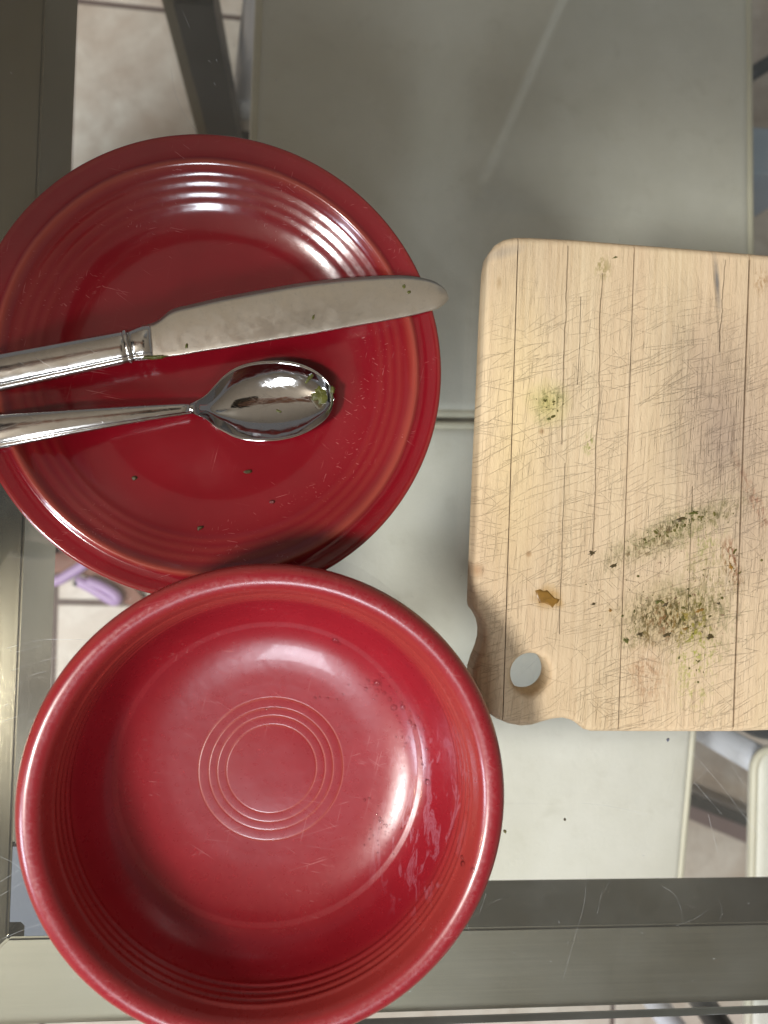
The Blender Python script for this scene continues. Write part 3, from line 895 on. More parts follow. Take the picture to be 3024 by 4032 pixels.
def board_material():
    t = NT('worn_beech')
    o = t.obj()
    xyz = t.n('ShaderNodeSeparateXYZ', {0: o})
    X, Y = xyz.outputs[0], xyz.outputs[1]
    grain = t.noise(t.mapping(o, scale=(0.55, 0.018, 0.3)), 1.0, 6, 0.6, 0.3)
    broad = t.noise(t.mapping(o, scale=(0.05, 0.006, 0.1)), 1.0, 3)
    c = t.mix(t.ramp(grain, [(0.3, 0.0), (0.7, 1.0)]), (0.58, 0.435, 0.262), (0.72, 0.575, 0.372))
    c = t.mix(t.math('MULTIPLY', t.ramp(broad, [(0.35, 0.0), (0.65, 1.0)]), 0.35), c, (0.66, 0.47, 0.31))
    # grey-brown used area, centre right
    def blobm(dx, dy, rx, ry, ang=0.0, edge=0.5, ns=0.08, na=0.5):
        q = BL(dx, dy)
        v = t.mapping(o, loc=(-q.x, -q.y, 0))
        v = t.mapping(v, rot=(0, 0, -ang))
        v = t.mapping(v, scale=(1 / rx, 1 / ry, 0))
        d = t.n('ShaderNodeVectorMath', {0: v}, operation='LENGTH').outputs['Value']
        d = t.math('ADD', d, t.math('MULTIPLY', t.math('ADD', t.noise(o, ns, 4, 0.6), -0.5), na * 2))
        return t.ramp(t.math('MULTIPLY', d, 0.5), [(max(0, 0.5 - edge / 2), 1.0), (0.5 + edge * .15, 0.0)])
    use = blobm(1560, 960, 26, 58, 0.25, 0.9, 0.03, 0.5)
    c = t.mix(t.math('MULTIPLY', use, 0.75), c, (0.34, 0.25, 0.19))
    use2 = blobm(1480, 1300, 50, 46, 0.1, 0.9, 0.03, 0.5)
    c = t.mix(t.math('MULTIPLY', use2, 0.38), c, (0.52, 0.40, 0.29))
    use3 = blobm(1640, 800, 12, 60, 0.0, 0.9, 0.03, 0.5)
    c = t.mix(t.math('MULTIPLY', use3, 0.3), c, (0.50, 0.36, 0.26))
    warm_light = blobm(1110, 900, 16, 60, 0, 0.9, 0.03, 0.3)  # warm light on the left side, painted into the wood as yellow
    c = t.mix(t.math('MULTIPLY', warm_light, 0.6), c, (0.82, 0.63, 0.32))
    # fine open pores, short dark dashes along the grain, denser where worn
    pores = t.ramp(t.noise(t.mapping(o, scale=(2.4, 0.07, 1)), 1.0, 4, 0.65), [(0.56, 0.0), (0.68, 1.0)])
    wear = t.math('MULTIPLY_ADD', use, 0.8, t.math('MULTIPLY', t.ramp(t.noise(o, 0.03, 3), [(0.4, 0.1), (0.6, 0.6)]), 0.6), clamp=True)
    pm = t.math('MULTIPLY', pores, wear)
    c = t.mix(t.math('MULTIPLY', pm, 0.6), c, (0.20, 0.12, 0.065))
    # long hairline cracks running with the grain
    crack = None
    for k, (dx, y0, y1, w, wob) in enumerate([(1212, 530, 960, .13, 1.2), (1288, 590, 1200, .11, 1.3), (1243, 640, 830, .06, .7), (1221, 1000, 1370, .06, .8), (1498, 1050, 1320, .06, .6), (1549, 560, 760, .13, 2.2), (1104, 540, 1540, .07, .06), (1604, 560, 1570, .26, .10), (1355, 545, 1565, .05, .06)]):
        q0, q1 = BL(dx, y0), BL(dx, y1)
        w1 = t.noise(t.mapping(o, scale=(0, 0.03, 0), loc=(0, k * 7.3, 0)), 1.0, 4, 0.6)
        dd = t.math('ABSOLUTE', t.math('ADD', t.math('ADD', X, -BL(dx, 1000).x), t.math('MULTIPLY', t.math('ADD', w1, -0.5), wob * 3)))
        ln = t.ramp(t.math('DIVIDE', dd, 2.0), [(w * .5, 1.0), (w * .5 + .09, 0.0)])
        ym = t.math('MULTIPLY', t.math('GREATER_THAN', Y, min(q0.y, q1.y)), t.math('LESS_THAN', Y, max(q0.y, q1.y)))
        ln = t.math('MULTIPLY', t.math('MULTIPLY', ln, ym), t.ramp(w1, [(0.3, .4), (0.6, 1.0)]))
        crack = ln if crack is None else t.math('MAXIMUM', crack, ln)
    c = t.mix(t.math('MULTIPLY', crack, 0.62), c, (0.20, 0.11, 0.05))
    # knife cuts: straight fine lines in many directions
    cuts = None
    for k, (ang, sc, ln, th) in enumerate([(1.25, 1.9, .022, .675), (1.05, 2.1, .024, .68), (1.40, 1.8, .02, .69), (0.85, 2.0, .026, .70), (1.75, 1.9, .026, .70), (0.1, 2.4, .03, .66), (0.02, 2.2, .03, .67), (2.3, 2.0, .03, .71)]):
        v = t.mapping(t.mapping(o, rot=(0, 0, ang), loc=(k * 31, k * 17, 0)), scale=(sc, ln, 0))
        l_ = t.ramp(t.noise(v, 1.0, 1.5, 0.4), [(th, 0.0), (th + .025, 1.0)])
        cuts = l_ if cuts is None else t.math('MAXIMUM', cuts, l_)
    cutzone = t.ramp(t.noise(o, 0.02, 2), [(0.3, 0.35), (0.55, 1.0)])
    topfade = t.ramp(t.math('DIVIDE', t.math('ADD', Y, 110), 220), [(0.0, 1.0), (0.72, 1.0), (0.93, 0.12)])
    cuts = t.math('MULTIPLY', t.math('MULTIPLY', cuts, cutzone), topfade)
    c = t.mix(t.math('MULTIPLY', cuts, 0.07), c, (0.40, 0.24, 0.12))
    # stains
    def stain(c, m, col, amt):
        return t.mix(t.math('MULTIPLY', m, amt), c, col)
    fine = t.ramp(t.noise(t.mapping(o, scale=(1, .45, 1)), 0.75, 5, 0.7), [(0.46, 0.0), (0.58, 1.0)])
    fine2 = t.ramp(t.noise(t.mapping(o, scale=(1, .5, 1), loc=(40, 9, 0)), 0.6, 5, 0.75), [(0.50, 0.0), (0.60, 1.0)])
    spk = t.ramp(t.noise(t.mapping(o, loc=(11, 70, 0)), 0.55, 3, 0.6), [(0.64, 0.0), (0.68, 1.0)])
    GR, DG, BR, RD = (0.22, 0.24, 0.03), (0.085, 0.10, 0.012), (0.16, 0.08, 0.025), (0.22, 0.055, 0.02)
    c = stain(c, blobm(1185, 870, 9, 9, .2, .9), (0.50, .44, .13), .7)
    c = stain(c, t.math('MULTIPLY', blobm(1190, 860, 8, 5, -.1, .6), fine), DG, .6)
    c = stain(c, t.math('MULTIPLY', blobm(1172, 905, 4, 5, -.1, .6), fine), DG, .5)
    c = stain(c, t.math('MULTIPLY', blobm(1272, 960, 3, 5, 0, .6), fine), GR, .8)
    c = stain(c, t.math('MULTIPLY', blobm(1440, 1150, 26, 6.5, .45, .7), fine), DG, 1.0)
    c = stain(c, t.math('MULTIPLY', blobm(1425, 1165, 34, 9, .5, .8), fine2), (.09, .07, .02), .9)
    c = stain(c, blobm(1440, 1155, 30, 8, .45, .9), (0.40, .33, .17), .5)
    c = stain(c, t.math('MULTIPLY', blobm(1480, 1125, 11, 5, .45, .6), fine2), (0.03, .045, .012), 1.0)
    c = stain(c, t.math('MULTIPLY', blobm(1410, 1170, 20, 5, .5, .6), fine2), BR, .6)
    c = stain(c, t.math('MULTIPLY', blobm(1520, 1180, 12, 12, 0, .8), fine2), GR, .6)
    c = stain(c, t.math('MULTIPLY', blobm(1580, 1215, 4, 12, .25, .7), fine), RD, 1.0)
    c = stain(c, t.math('MULTIPLY', blobm(1630, 1080, 3, 18, .5, .7), fine), RD, .55)
    c = stain(c, blobm(1455, 1330, 24, 16, 0, .9), (0.36, .29, .11), .6)
    c = stain(c, t.math('MULTIPLY', blobm(1440, 1330, 24, 13, 0, .7), fine), (0.075, .055, .010), 1.0)
    c = stain(c, t.math('MULTIPLY', blobm(1375, 1375, 9, 6, .3, .8), fine2), (.10, .12, .015), .9)
    c = stain(c, t.math('MULTIPLY', blobm(1535, 1250, 16, 14, .3, .9), fine), (.20, .16, .04), .6)
    c = stain(c, t.math('MULTIPLY', blobm(1560, 1100, 14, 8, .6, .9), fine2), (.14, .12, .03), .6)
    c = stain(c, t.math('MULTIPLY', blobm(1390, 1440, 8, 12, .2, .9), fine2), (.26, .10, .03), .6)
    c = stain(c, t.math('MULTIPLY', blobm(1490, 1340, 26, 20, .2, .8), fine2), (0.10, .11, .02), .8)
    c = stain(c, t.math('MULTIPLY', blobm(1460, 1350, 17, 12, .1, .6), fine2), RD, .6)
    c = stain(c, t.math('MULTIPLY', blobm(1500, 1420, 10, 22, .1, .9), fine2), (0.33, .34, .04), .95)
    c = stain(c, t.math('MULTIPLY', blobm(1400, 1460, 10, 14, .1, .9), fine), (0.35, .15, .06), .5)
    c = stain(c, t.math('MULTIPLY', blobm(1480, 1270, 40, 40, 0, .9), spk), (0.12, .04, .02), .8)
    c = stain(c, t.math('MULTIPLY', blobm(1300, 580, 4, 6, .1, .7), fine), (0.25, .2, .05), .7)
    c = stain(c, t.math('MULTIPLY', blobm(1646, 605, 4, 7, .1, .7), fine), (0.30, .14, .04), .7)
    c = stain(c, blobm(1549, 610, 1.3, 11, .12, .8, .2, .4), (0.10, .11, .12), .8)
    c = stain(c, blobm(1547, 650, .6, 30, .12, .8, .1, .3), (0.22, .16, .11), .5)
    c = stain(c, blobm(1183, 1290, 6.5, 5, .3, .7, .3, .5), (0.42, .24, .06), .85)
    c = stain(c, blobm(1207, 1303, 2.5, 2.5, .3, .7, .3, .5), (0.42, .24, .06), .6)
    c = stain(c, blobm(1170, 932, 1.5, 1.6, 0, .6), (0.36, .22, .1), .8)
    c = stain(c, blobm(1142, 1197, 1.3, 1.3, 0, .6), (0.38, .22, .1), .7)
    c = stain(c, blobm(1032, 1232, 2.6, 3, 0, .8), (0.34, .17, .07), .6)
    c = stain(c, blobm(1078, 612, 1.2, 3, 0, .8), (0.34, .2, .08), .5)
    c = stain(c, blobm(1085, 545, 9, 2.5, .3, .8), (0.30, .27, .24), .4)
    # relief
    h = t.math('MULTIPLY', grain, 0.25)
    h = t.math('SUBTRACT', h, t.math('MULTIPLY', cuts, 0.75))
    h = t.math('SUBTRACT', h, t.math('MULTIPLY', crack, 1.5))
    h = t.math('SUBTRACT', h, t.math('MULTIPLY', pm, 0.6))
    h = t.math('ADD', h, t.math('MULTIPLY', t.noise(t.mapping(o, scale=(1, .35, 1)), 0.6, 5, .65), 0.9))
    return t.done({'Base Color': c, 'Roughness': 0.62, 'Normal': t.bump(h, 0.34), 'Specular IOR Level': 0.35})


M_BOARD = board_material()
xs = [-1e4] + seams + [1e4]
for a, b in zip(xs, xs[1:]):
    bm = bmesh.new(); bm.from_mesh(bme)
    bmesh.ops.remove_doubles(bm, verts=bm.verts, dist=1e-6)
    for x, sgn in ((a + (.42 if abs(a - seams[2]) < 1 else .18), 1), (b - .18, -1)):
        if abs(x) > 5e3: continue
        gm = bm.verts[:] + bm.edges[:] + bm.faces[:]
        r = bmesh.ops.bisect_plane(bm, geom=gm, plane_co=(x * MM, 0, 0), plane_no=(-sgn, 0, 0), clear_outer=True)
        ed = [e for e in r['geom_cut'] if isinstance(e, bmesh.types.BMEdge)]
        bmesh.ops.contextual_create(bm, geom=ed) if False else bmesh.ops.holes_fill(bm, edges=ed, sides=0)
    if not bm.verts: continue
    o = link('stave', bm_mesh(bm, 'stave'), M_BOARD, board, True)
    o.location = (0, 0, (BT / 2 + .05) * MM)
    o.modifiers.new('split', 'EDGE_SPLIT').split_angle = radians(40)

# scraps on the board
blob('sauce_smear', [(1155, 1275), (1166, 1272), (1173, 1276), (1182, 1274), (1190, 1283), (1199, 1292), (1210, 1295), (1206, 1303), (1200, 1305), (1194, 1314), (1188, 1308), (1176, 1303), (1164, 1303), (1160, 1293)], BT, .4, M_SAUCE, 'glossy brown sauce blob on the left part of the board above the hole', 'food scrap', seed=41)
for k, (x, y, rx, ry, mat, lab) in enumerate([
    (1278, 1195, 11, 7, M_HERB_DARK, 'dark herb crumb on the board, upper left of the large stain'),
    (1326, 1222, 9, 6, M_HERB_DARK, 'dark brown crumb beside the seam right of the upper left crumb'),
    (1282, 1304, 7, 4.5, M_HERB_DARK, 'small dark crumb on the board right of the brown sauce blob'),
    (1318, 1318, 4, 5, M_SAUCE, 'tiny reddish crumb just left of the middle seam'),
    (1353, 1384, 6, 9, M_HERB, 'bright green leaf scrap on the board right of the middle seam'),
    (1384, 1370, 8, 7, M_HERB_DARK, 'dark star shaped herb crumb right of the bright green scrap'),
    (1420, 1300, 9, 5, M_HERB, 'dark green leaf flake at the top of the lower stain'),
    (1438, 1306, 8, 5, M_HERB_DARK, 'grey green flake touching the dark green leaf flake'),
    (1500, 1108, 12, 6, M_HERB, 'green herb clump at the upper right end of the diagonal smear'),
    (1470, 1122, 14, 6, M_HERB_DARK, 'dark herb clump in the middle of the diagonal smear'),
    (1442, 1370, 11, 7, M_HERB_DARK, 'dark crumb cluster in the centre of the lower stain'),
    (1533, 1376, 11, 8, M_HERB_DARK, 'dark crumb cluster at the lower right end of the stain'),
    (1480, 1358, 6, 5, M_SAUCE, 'brown crumb between the two dark crumb clusters'),
    (1552, 1304, 5, 5, M_HERB_DARK, 'dark dot near the right seam of the board'),
    (1512, 1318, 12, 5, M_SAUCE, 'reddish brown flake right of the lower stain centre'),
    (1329, 556, 7, 3, M_HERB, 'dark green fleck at the top edge of the board'),
    (1345, 1330, 4, 4, M_HERB, 'small olive fleck touching the middle seam'),
    (1577, 1220, 5, 16, M_SAUCE, 'reddish streak of dried sauce left of the right seam'),
    (1185, 905, 5, 4, M_HERB, 'olive fleck in the yellowish spot near the left of the board')]):
    blob('food_crumb', ragged(x, y, rx * .8, ry * .62, -.3, 16, 50 + k, .62), BT - .02, .35, mat, lab, 'food crumb', 'crumbs on the cutting board', seed=50 + k)


# fine chopped residue too small to tell apart
rs = random.Random(21)
bmr = bmesh.new()
for (cx, cy, sx, sy, rot, n_) in [(1445, 1148, 55, 10, -.45, 90), (1450, 1335, 80, 34, .15, 70), (1560, 1110, 40, 24, -.6, 14), (1480, 1270, 90, 90, 0, 40), (1188, 872, 20, 18, 0, 22), (1500, 1440, 22, 36, 0, 24), (1590, 1225, 12, 30, 0, 16), (1400, 1250, 90, 60, 0, 14)]:
    for _ in range(n_):
        a, b = rs.gauss(0, sx) * .8, rs.gauss(0, sy) * .8
        x = cx + a * cos(rot) - b * sin(rot); y = cy + a * sin(rot) + b * cos(rot)
        if x > 1700 or y > 1545 or y < 560: continue
        p = U(x, y, BT)
        r = rs.uniform(.12, .34) if rs.random() < .85 else rs.uniform(.35, .7)
        mt = Matrix.Translation(p * MM) @ Matrix.Rotation(rs.uniform(0, 6), 4, 'Z') @ Matrix.Diagonal((r * MM * rs.uniform(1, 2.2), r * MM, r * .45 * MM, 1))
        bmesh.ops.create_icosphere(bmr, subdivisions=1, radius=1, matrix=mt)
for v in bmr.verts:
    v.co += Vector((rs.uniform(-1, 1), rs.uniform(-1, 1), rs.uniform(-.4, .4))) * .00006
link('herb_residue', bm_mesh(bmr, 'herb_residue'), simple('herb_residue', (0.09, 0.075, 0.012), 0.4, 0, 0.12, 1.0), None, False, label='fine chopped herb residue scattered over the cutting board', category='food residue', kind='stuff')

# ------------------------------------------------------------------ chairs below the glass
def rounded(pts, r, z, n=6):
    out = []
    m = len(pts)
    for i in range(m):
        p = Vector(pts[i]); a = (Vector(pts[i - 1]) - p).normalized(); b = (Vector(pts[(i + 1) % m]) - p).normalized()
        for k in range(n + 1):
            t = k / n
            q0 = p + a * r; q1 = p + b * r
            q = q0.lerp(p, t).lerp(p.lerp(q1, t), t)
            out.append((q.x, q.y, z))
    return out


def seat_mesh(pts, z, th, rad=22):
    """padded seat: rounded outline, softly rolled edges, slight crown"""
    cx = sum(p[0] for p in pts) / 4; cy = sum(p[1] for p in pts) / 4
    loops = []
    R_ = 10.0
    def ring(inset, zz):
        out = []
        for p in rounded(pts, rad, zz, 8):
            d = Vector((p[0] - cx, p[1] - cy))
            fx = 1 - inset / max(abs(pts[0][0] - cx), 1); fy = 1 - inset / max(abs(pts[0][1] - cy), 1)
            out.append((cx + d.x * fx, cy + d.y * fy, zz))
        return out
    loops.append(ring(R_, z - th))
    for k in range(1, 6):
        a = k / 5 * pi / 2
        loops.append(ring(R_ * (1 - sin(a)), z - th + R_ * (1 - cos(a))))
    for k in range(0, 7):
        a = k / 6 * pi / 2
        loops.append(ring(R_ * (1 - cos(a)), z - R_ + R_ * sin(a)))
    for ins, up in ((25, 1.0), (50, 2.2), (90, 3.6), (130, 4.2)):
        loops.append(ring(ins, z + up))
    vs = [p for l in loops for p in l]
    n = len(loops[0])
    fs = [tuple(reversed(range(n)))]
    for a in range(len(loops) - 1):
        for i in range(n):
            j = (i + 1) % n
            fs.append((a * n + i, a * n + j, (a + 1) * n + j, (a + 1) * n + i))
    fs.append(tuple(range((len(loops) - 1) * n, len(loops) * n)))
    bm = bmesh.new(); me = mesh('seat', vs, fs); bm.from_mesh(me)
    return bm_mesh(bm, 'seat')


def chair(pts, ztop, label, leg_mat, foot_mat, legs, back_side=1, th=55):
    cx = sum(p[0] for p in pts) / 4; cy = sum(p[1] for p in pts) / 4
    r = empty('dining_chair', (cx, cy, FLOOR_Z), 0, label=label, category='chair', group='cream seated chairs pushed under the glass table')
    L = [(x - cx, y - cy) for x, y in pts]
    zt = ztop - FLOOR_Z
    so = link('seat', seat_mesh(L, zt, th), M_VINYL, r)
    ins = [(x * 0.998, y * 0.998) for x, y in L]
    link('piping', tube('piping', rounded(ins, 20, zt - 5), 3.4, 8, True), M_PIPING, r)
    if th > 30:
        link('piping', tube('piping', rounded(ins, 20, zt - 49), 3.4, 8, True), M_PIPING, r)
    for (lx, ly) in legs:
        lx -= cx; ly -= cy
        hw, hh = (max(p[0] for p in L) - min(p[0] for p in L)) / 2 - 14, (max(p[1] for p in L) - min(p[1] for p in L)) / 2 - 14
        tx, ty = max(-hw, min(hw, lx)), max(-hh, min(hh, ly))
        link('leg', tube('leg', [(lx, ly, 12), (tx, ty, zt - th)], 14, 16), leg_mat, r)
        f = tube('foot', [(lx, ly, 0.2), (lx, ly, 6), (lx + (tx - lx) * .05, ly + (ty - ly) * .05, 30), (lx + (tx - lx) * .13, ly + (ty - ly) * .13, 60)], [18, 21, 20, 16], 16)
        link('foot', f, foot_mat, r)
    # low backrest panel at the far side
    ys = [p[1] for p in L]
    yb = (max(ys) - 14) if back_side > 0 else (min(ys) + 14)
    w0, w1 = min(p[0] for p in L) + 14, max(p[0] for p in L) - 14
    for x in (w0 + 12, w1 - 12):
        link('back_post', tube('back_post', [(x, yb + back_side * 32, zt - 60), (x, yb + back_side * 50, zt + 150), (x, yb + back_side * 90, zt + 400)], 10, 12), leg_mat, r)
    link('back_rail', tube('back_rail', [(w0 + 12, yb + back_side * 88, zt + 395), (w1 - 12, yb + back_side * 88, zt + 395)], 11, 12), leg_mat, r)
    return r


M_WHITEFOOT = simple('white_foot', (0.80, 0.84, 0.90), 0.35)
chair([(-24, 480), (384, 480), (390, 73), (-42, 73)], -290, 'cream chair seat with piped edge under the upper half of the glass', M_PALEMETAL, M_WHITEFOOT, [(-70, 540), (420, 530), (370, 110), (-22, 110)], 1)
chair([(-52, 64), (362, 64), (322, -390), (-12, -390)], -292, 'brighter cream chair seat between the bowl and the table\'s lower rim', M_DARKMETAL, M_DARKMETAL, [(-20, 30), (325, 30), (285, -350), (20, -350)], -1)
chair([(394, -212), (790, -216), (770, -640), (386, -640)], -290, 'pale seat whose edge shows at the lower right corner', M_PALEMETAL, M_WHITEFOOT, [(430, -240), (740, -240), (740, -600), (430, -600)], -1, 20)

# dark square post at the upper left, bent pale leg beside it
p0 = UN(770, 0, -500); p1 = UN(900, 560, -735)
post = empty('table_leg_post', (-75, 545, FLOOR_Z), 0, label='dark square metal post standing on the tiles above the plate', category='post')
pr = Vector((-75, 545, FLOOR_Z))
q0 = UN(762, -60, -430); q1 = UN(905, 600, -742)
link('shaft', bm_mesh(box_bm(-19, 19, -19, 19, 0, 1), 'shaft'), M_DARKMETAL, post, False)
sh = post.children[0]
for v in sh.data.vertices:
    top_ = v.co.z > .0005
    c = (q0 if top_ else q1)
    v.co = Vector((v.co.x, v.co.y, 0)) + (Vector((c.x, c.y, c.z)) - pr) * MM
base = bm_mesh(box_bm(-30, 30, -30, 30, 0.2, 4, 1), 'foot_plate')
fp = link('foot_plate', base, M_DARKMETAL, post, False)
fp.location = ((q1.x - pr.x) * MM, (q1.y - pr.y) * MM, 0)

# floor bits: lilac strap, small brown scrap, dark rail, blue bin, black stool
M_LILAC = simple('lilac_plastic', (0.52, 0.34, 0.62), 0.35, 0, .02, .2)
M_BROWN = simple('brown_rubber', (0.28, 0.11, 0.07), 0.6, 0, .05, .4)
F1 = FLOOR_Z + 9
strap = empty('sandal', tuple(UN(380, 2290, FLOOR_Z)), 0, label='lilac strapped sandal lying on the tiles between plate and bowl', category='sandal')
sr = UN(380, 2290, FLOOR_Z)
def loc(pts, z): return [UN(x, y, FLOOR_Z + z) - sr for x, y in pts]
bmx = bmesh.new()
def slab(bm, pts, z0, z1):
    lo = [bm.verts.new(Vector((p.x, p.y, z0)) * MM) for p in pts]; hi = [bm.verts.new(Vector((p.x, p.y, z1)) * MM) for p in pts]
    bm.faces.new(lo); bm.faces.new(hi)
    for i in range(len(pts)):
        j = (i + 1) % len(pts)
        bm.faces.new((lo[i], lo[j], hi[j], hi[i]))
slab(bmx, loc([(180, 2180), (300, 2170), (420, 2210), (520, 2290), (575, 2360), (560, 2390), (500, 2370), (420, 2300), (330, 2260), (190, 2250)], 0), 0.3, 14)
link('sole', bm_mesh(bmx, 'sole'), M_BROWN, strap, False)
link('strap', tube('strap', smooth_path(loc([(180, 2290), (230, 2285), (270, 2262), (310, 2238), (340, 2215)], 22), 5), 7, 10), M_LILAC, strap)
link('strap', tube('strap', smooth_path(loc([(300, 2285), (345, 2305), (395, 2335), (450, 2365), (455, 2345), (400, 2310), (345, 2290)], 24), 5), 7.5, 10), M_LILAC, strap)
link('buckle', tube('buckle', loc([(292, 2292), (306, 2296)], 27), 5, 8), M_DARKMETAL, strap)

rail = empty('floor_rail', tuple(UN(2850, 3230, FLOOR_Z)), 0, label='dark diagonal rail over a brown board on the floor at lower right', category='rail')
rr_ = UN(2850, 3230, FLOOR_Z)
bmx = bmesh.new(); slab(bmx, [UN(x, y, FLOOR_Z + 40) - rr_ for x, y in [(2640, 3105), (2700, 3120), (3060, 3262), (3060, 3300), (2700, 3165), (2620, 3160)]], 20, 40)
link('bar', bm_mesh(bmx, 'bar'), simple('dark_wood', (0.05, .045, .04), .5), rail, False)
bmx = bmesh.new(); slab(bmx, [UN(x, y, FLOOR_Z + 15) - rr_ for x, y in [(2620, 3160), (2700, 3166), (3060, 3302), (3060, 3372), (2700, 3220), (2600, 3220)]], 0.2, 15)
link('base_board', bm_mesh(bmx, 'base_board'), simple('mauve_wood', (0.24, .17, .16), .6), rail, False)

stool_c = UN(3080, 2665, -262)
stool = empty('stool', (stool_c.x, stool_c.y, FLOOR_Z), 0, label='black round stool peeping out under the lower right of the board', category='stool')
link('stool_seat', lathe('stool_seat', [(0, 483), (46, 483), (53, 480), (55, 474), (53, 468), (46, 465), (0, 465)], 48), simple('black_plastic', (0.012, .014, .022), .4), stool)
for a in range(3):
    an = a * 2 * pi / 3 + .4
    link('leg', tube('leg', [(30 * cos(an), 30 * sin(an), 466), (48 * cos(an), 48 * sin(an), 0.5)], 8, 10), M_DARKMETAL, stool)

# things seen in the strip right of the upper seat
bc = UN(3040, 615, -560)
bin_ = empty('storage_box', (bc.x, bc.y, FLOOR_Z), 0, label='pale blue box at the right edge beyond the upper seat', category='box')
link('box_body', bm_mesh(box_bm(-35, 60, -26, 27, 0.2, 185, 6), 'box_body'), simple('pale_blue_plastic', (0.36, .44, .56), .5), bin_, False)
link('lid', bm_mesh(box_bm(-37, 62, -28, 29, 185.3, 197, 4), 'lid'), simple('pale_blue_lid', (0.38, .46, .56), .45), bin_, False)
dl = empty('chair_brace', tuple(UN(3000, 270, FLOOR_Z)), 0, label='dark slanted metal brace at the right edge above the pale blue box', category='brace')
r0 = UN(3000, 270, FLOOR_Z)
link('rod', tube('rod', [UN(2930, 310, -600) - r0, UN(3080, 215, -600) - r0, UN(3200, 130, FLOOR_Z + 8) - r0], 9, 10), M_DARKMETAL, dl)


# ------------------------------------------------------------------ the person taking the picture (left of the table, seen in reflections)
M_SHIRT = simple('navy_shirt', (0.018, 0.020, 0.032), 0.85, 0, 0.05, 0.3)
M_TROUSERS = simple('dark_trousers', (0.03, 0.03, 0.034), 0.85)
M_SKIN = simple('skin', (0.50, 0.30, 0.21), 0.5)
M_HAIR = simple('brown_hair', (0.035, 0.02, 0.012), 0.6, 0, .3, .4)
person = empty('person', (-500, 10, FLOOR_Z), 0, label='person in a dark navy shirt at the left of the table holding a phone', category='person')
pr0 = Vector((-0.5, 0.01, FLOOR_Z * MM))


def skin(name, pts, edges, radii, sub, mats, parent, root, pick=None):
    me = bpy.data.meshes.new(name)
    me.from_pydata([tuple(Vector(p) - root) for p in pts], edges, [])
    o = bpy.data.objects.new(name, me); COL.objects.link(o)
    md = o.modifiers.new('s', 'SKIN'); md.use_smooth_shade = True
    for i, r in enumerate(radii):
        rr = r if isinstance(r, tuple) else (r, r)
        me.skin_vertices[0].data[i].radius = rr
    me.skin_vertices[0].data[0].use_root = True
    sb = o.modifiers.new('u', 'SUBSURF'); sb.levels = sub; sb.render_levels = sub
    bpy.context.view_layer.update()
    m2 = bpy.data.meshes.new_from_object(o.evaluated_get(bpy.context.evaluated_depsgraph_get()))
    bpy.data.objects.remove(o)
    m2.name = name
    for m_ in mats: m2.materials.append(m_)
    for p in m2.polygons:
        p.use_smooth = True
        if pick: p.material_index = pick(p.center + root)
    r = bpy.data.objects.new(name, m2); COL.objects.link(r); r.parent = parent
    return r


fz = FLOOR_Z * MM
bpts = [(-.50, 0.01, 0.177), (-.50, 0.01, 0.298), (-.48, 0.01, 0.428), (-.44, 0.01, 0.558), (-.40, 0.01, 0.651), (-.37, 0.01, 0.707), (-.33, 0.01, 0.781), (-.31, 0.01, 0.856),
        (-.42, .14, .61), (-.36, .15, .46), (-.17, .09, .395), (-.075, .056, .368),
        (-.50, -0.135, 0.575), (-.57, -0.19, 0.37), (-.53, -0.20, 0.19), (-.50, -0.20, .13),
        (-.50, -0.08, .10), (-.46, -0.09, -.30), (-.52, -0.09, fz + .09), (-.42, -0.09, fz + .035),
        (-.50, 0.10, .10), (-.47, 0.11, -.30), (-.54, 0.11, fz + .09), (-.44, 0.11, fz + .035)]
bed = [(0, 1), (1, 2), (2, 3), (3, 4), (4, 5), (5, 6), (6, 7), (4, 8), (8, 9), (9, 10), (10, 11), (4, 12), (12, 13), (13, 14), (14, 15), (0, 16), (16, 17), (17, 18), (18, 19), (0, 20), (20, 21), (21, 22), (22, 23)]
brad = [(.16, .12), (.145, .11), (.15, .115), (.16, .12), (.11, .085), .045, .082, .072, .062, .048, .034, .028, .062, .05, .036, .028, .088, .062, .045, .034, .088, .062, .045, .034]


def pick(c):
    if c.z < .14 and c.x < -.38 and not (c.y < -.165 and c.z > 0): return 1
    if c.z > .69 and c.x > -.44: return 2
    if c.x > -.2: return 2
    return 0


skin('body', bpts, bed, brad, 2, [M_SHIRT, M_TROUSERS, M_SKIN], person, pr0, pick)
hr_ = lathe('hair', [(0, 100), (40, 93), (70, 72), (88, 40), (94, 5), (90, -30), (80, -52), (72, -50), (60, 0), (0, 60)], 32)
hair_o = link('hair', hr_, M_HAIR, person)
hair_o.location = Vector((-.372, .01, .848)) - pr0
hair_o.rotation_euler = (0, radians(-22), 0)
# phone
ph = empty('phone', (0, 0, 0), 0, label='dark slab phone held over the table by the person', category='phone')
ph.matrix_world = Matrix.Translation((0, 0, CAM_H * MM)) @ CAM_R.to_4x4()
bmx = box_bm(-14, 60, -16, 132, 3.5, 11.5, 3, 3)
link('phone_case', bm_mesh(bmx, 'phone_case'), simple('phone_black', (0.02, .02, .024), .25), ph, False)
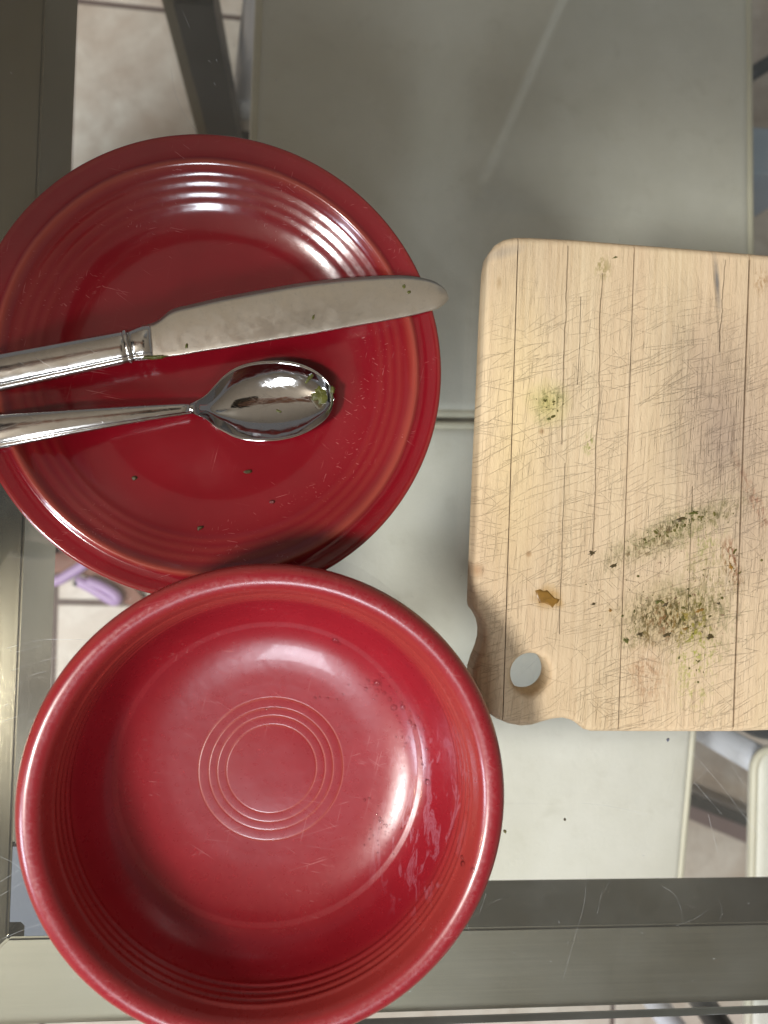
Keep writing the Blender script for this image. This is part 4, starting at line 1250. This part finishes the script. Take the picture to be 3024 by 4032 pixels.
# hand closing on the phone's left edge
HP = Vector((-.075, -.03, .352))
skin('hand', [(-0.090, 0.056, 0.3680), (-0.052, 0.056, 0.3600),
              (-0.036, 0.092, 0.3520), (-0.016, 0.098, 0.3335), (0.000, 0.096, 0.3290), (0.012, 0.094, 0.3300),
              (-0.034, 0.070, 0.3500), (-0.013, 0.072, 0.3320), (0.005, 0.072, 0.3270), (0.019, 0.072, 0.3280),
              (-0.035, 0.046, 0.3500), (-0.016, 0.048, 0.3310), (0.001, 0.048, 0.3260), (0.014, 0.048, 0.3270),
              (-0.040, 0.026, 0.3520), (-0.022, 0.026, 0.3340), (-0.008, 0.026, 0.3290), (0.002, 0.026, 0.3300),
              (-0.051, 0.086, 0.3530), (-0.032, 0.100, 0.3550), (-0.011, 0.100, 0.3490), (0.004, 0.094, 0.3450)],
     [(0, 1), (1, 2), (2, 3), (3, 4), (4, 5), (1, 6), (6, 7), (7, 8), (8, 9), (1, 10), (10, 11), (11, 12), (12, 13), (1, 14), (14, 15), (15, 16), (16, 17), (0, 18), (18, 19), (19, 20), (20, 21)],
     [(.026, .017), (.028, .014), .0095, .009, .0082, .007, .0095, .009, .0085, .0072, .0095, .009, .008, .007, .0085, .008, .007, .006, .012, .0105, .0095, .008], 2, [M_SKIN], person, pr0)

# the other hand, hanging at the side, and the face
skin('hand', [(-0.515, -0.200, 0.140), (-0.495, -0.198, 0.105), (-0.485, -0.175, 0.060), (-0.478, -0.173, 0.035), (-0.480, -0.173, 0.015),
              (-0.490, -0.192, 0.053), (-0.482, -0.191, 0.025), (-0.485, -0.191, 0.003), (-0.497, -0.208, 0.055), (-0.489, -0.209, 0.029), (-0.492, -0.209, 0.009),
              (-0.505, -0.223, 0.063), (-0.498, -0.225, 0.041), (-0.500, -0.225, 0.025), (-0.478, -0.170, 0.100), (-0.462, -0.160, 0.075), (-0.458, -0.158, 0.053)],
     [(0, 1), (1, 2), (2, 3), (3, 4), (1, 5), (5, 6), (6, 7), (1, 8), (8, 9), (9, 10), (1, 11), (11, 12), (12, 13), (1, 14), (14, 15), (15, 16)],
     [(.025, .018), (.030, .015), .0095, .0085, .007, .0098, .0085, .007, .0092, .008, .0068, .0082, .007, .006, .012, .0105, .0085], 2, [M_SKIN], person, pr0)
M_EYE = simple('eye_white', (0.7, 0.7, 0.68), 0.2)
M_IRIS = simple('iris', (0.05, 0.03, 0.02), 0.2)
M_LIP = simple('lips', (0.42, 0.16, 0.13), 0.4)
HC = Vector((-.312, .01, .795))


def ball(name, c, r, mat):
    bm = bmesh.new()
    bmesh.ops.create_icosphere(bm, subdivisions=3, radius=1, matrix=Matrix.Translation(c - pr0) @ Matrix.Rotation(radians(35), 4, 'Y') @ Matrix.Diagonal((*r, 1)))
    return link(name, bm_mesh(bm, name), mat, person)


for sy in (-1, 1):
    ball('eye', HC + Vector((.074, sy * .031, .012)), (.011, .014, .010), M_EYE)
    ball('iris', HC + Vector((.083, sy * .031, .007)), (.004, .006, .006), M_IRIS)
    ball('ear', HC + Vector((.0, sy * .084, .0)), (.018, .008, .028), M_SKIN)
ball('nose', HC + Vector((.084, 0, -.018)), (.018, .012, .024), M_SKIN)
ball('mouth', HC + Vector((.070, 0, -.050)), (.008, .024, .007), M_LIP)
